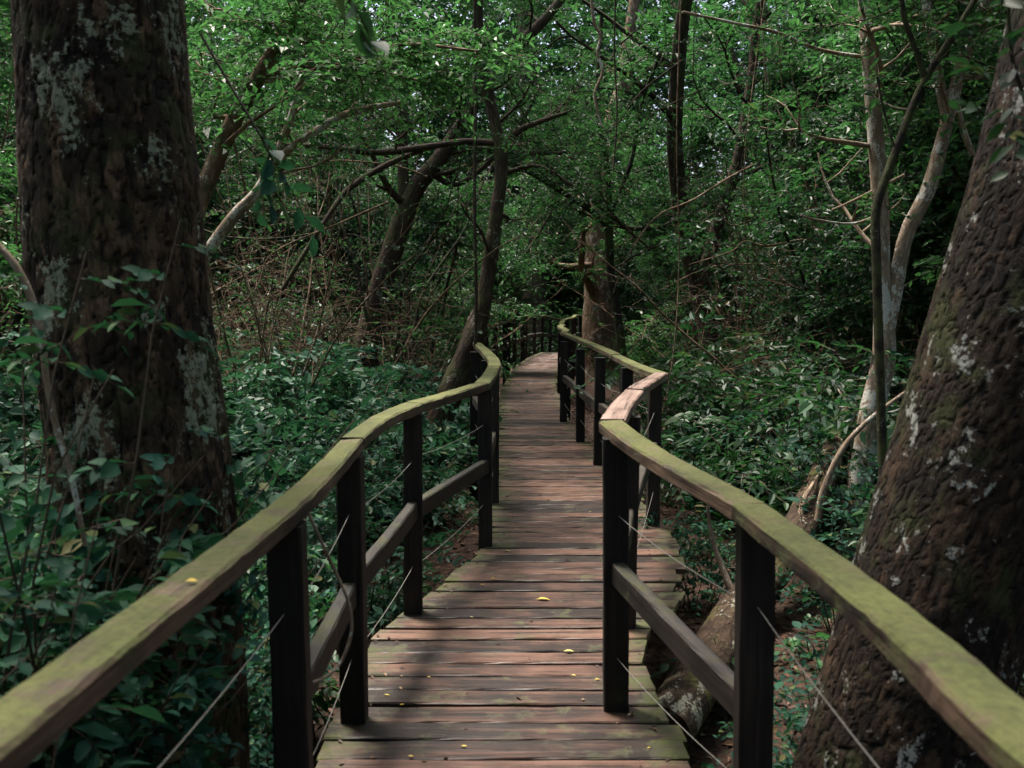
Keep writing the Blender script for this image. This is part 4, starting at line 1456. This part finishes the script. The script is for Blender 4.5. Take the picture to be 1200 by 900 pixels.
# fallen leaves on the planks and the rail
spots = [(628, 702, .075), (660, 763, .05), (562, 685, .03), (575, 678, .03), (669, 791, .022), (697, 796, .022), (550, 723, .02), (590, 645, .05),
         (450, 814, .022), (540, 874, .022), (757, 877, .025), (478, 886, .02), (468, 826, .02), (604, 620, .025), (640, 585, .03), (660, 560, .03),
         (610, 530, .03), (690, 600, .03), (735, 838, .02), (500, 793, .018)]
for k, (px, py, s_) in enumerate(spots):
    c = AZ(px, py, .008)
    mb = MB()
    a = g.uniform(-.6, .6)
    d = np.array([[math.cos(a), math.sin(a) * .6, 0.0]])
    leaves(mb, np.zeros((1, 3)), d, np.array([[0, .1, 1.0]]), np.array([s_]), np.array([s_ * .55]), g, True, 0, .05)
    ob = mb.build('fallen_leaf', [M['yellow']])
    ob.location = c
    lab = {0: 'largest yellow leaf lying mid plank in the middle of the deck', 1: 'pale leaf lying on the lit near planks', 7: 'pale leaf on the planks by the left railing bend'}.get(k, 'tiny yellow leaf fallen on the brown planks')
    tag(ob, lab, 'leaf', None if k in (0, 1, 7) else 'tiny yellow leaves on the planks')
c = AZ(217, 681, RH + .005)
mb = MB()
leaves(mb, np.zeros((1, 3)), np.array([[1.0, .2, 0]]), np.array([[0, 0, 1.0]]), np.array([.022]), np.array([.016]), g, True, 0, .05)
ob = mb.build('fallen_leaf', [M['yellow']])
ob.location = c
tag(ob, 'small yellow leaf lying on the left handrail', 'leaf')

# ------------------------------------------------------------------ climber on the leaning trunk and leafy branches overhead
def leafy(name, label, cat, seeds, nleaf, size, mat, ln=(.2, .4), droop=.3, extra=None, twig_pts=None, hi=True, upw=.8):
    c = np.array(seeds[0][0])
    t = thing(name, label, cat, c)
    cr, wd = MB(), MB()
    o = np.array([s_[0] for s_ in seeds]) - c
    d = np.array([s_[1] for s_ in seeds], float)
    sprays(cr, o, d, g.uniform(*ln, len(o)), g, nleaf, size, hi, 0, 1, droop, .0025, upw=upw)
    cr.build('foliage', [M[mat], M['twig']], t, smooth=True)
    if twig_pts is not None:
        pth, rad = px_path(twig_pts, 24)
        tube(wd, pth - c, rad, 6, 0, .5)
        wd.build('stem', [M['bark_dark']], t, smooth=True)
    return t


sd = []
for px, py, d in [(1195, -30, 2.35), (1175, 0, 2.4), (1190, 30, 2.35), (1165, 50, 2.4), (1188, 75, 2.35), (1160, 95, 2.42), (1180, 120, 2.38), (1150, 30, 2.4), (1150, 130, 2.42), (1195, 150, 2.35)]:
    sd.append((P(px, py, d), (g.uniform(-1, .3), -.5, g.uniform(-.6, .3))))
iv = leafy('climbing_plant', 'leafy climber clinging to the top of the leaning right trunk', 'climber', sd, 5, .06, 'leaf_dark', (.10, .18),
           twig_pts=[(1230, 230, 5, 2.4), (1205, 130, 5, 2.38), (1185, 60, 5, 2.38), (1180, -60, 4, 2.38)])
mb = MB()
leaves(mb, (P(1182, 160, 2.3) - np.array(iv.location))[None], np.array([[1.0, 0, -.1]]), np.array([[0, -1.0, .4]]), np.array([.045]), np.array([.034]), g, True, 0, .05)
mb.build('yellow_leaf', [M['yellow']], iv)
sd = [(P(300, 150, 3.2), (.6, 0, -.5)), (P(318, 182, 3.2), (.3, -.1, -1)), (P(322, 190, 3.2), (.6, .1, -.9)), (P(315, 180, 3.2), (-.2, -.1, -1))]
leafy('hanging_spray', 'drooping cluster of bluish leaves hanging beside the lichen trunk', 'branch', sd, 6, .085, 'leaf_teal', (.12, .2), .5,
      twig_pts=[(235, 40, 3, 3.3), (270, 100, 3, 3.25), (300, 150, 3, 3.2), (320, 188, 2, 3.2)], upw=.3)
sd = [(P(400, -20, 2.2), (.4, 0, -1)), (P(412, 0, 2.2), (.5, 0, -.9))]
leafy('hanging_spray', 'large blurred leaves hanging from the top edge of the picture', 'branch', sd, 4, .085, 'leaf_dark', (.08, .14), .5,
      twig_pts=[(340, -80, 4, 2.0), (380, -40, 4, 2.0), (405, 0, 3, 2.0)], upw=.3)
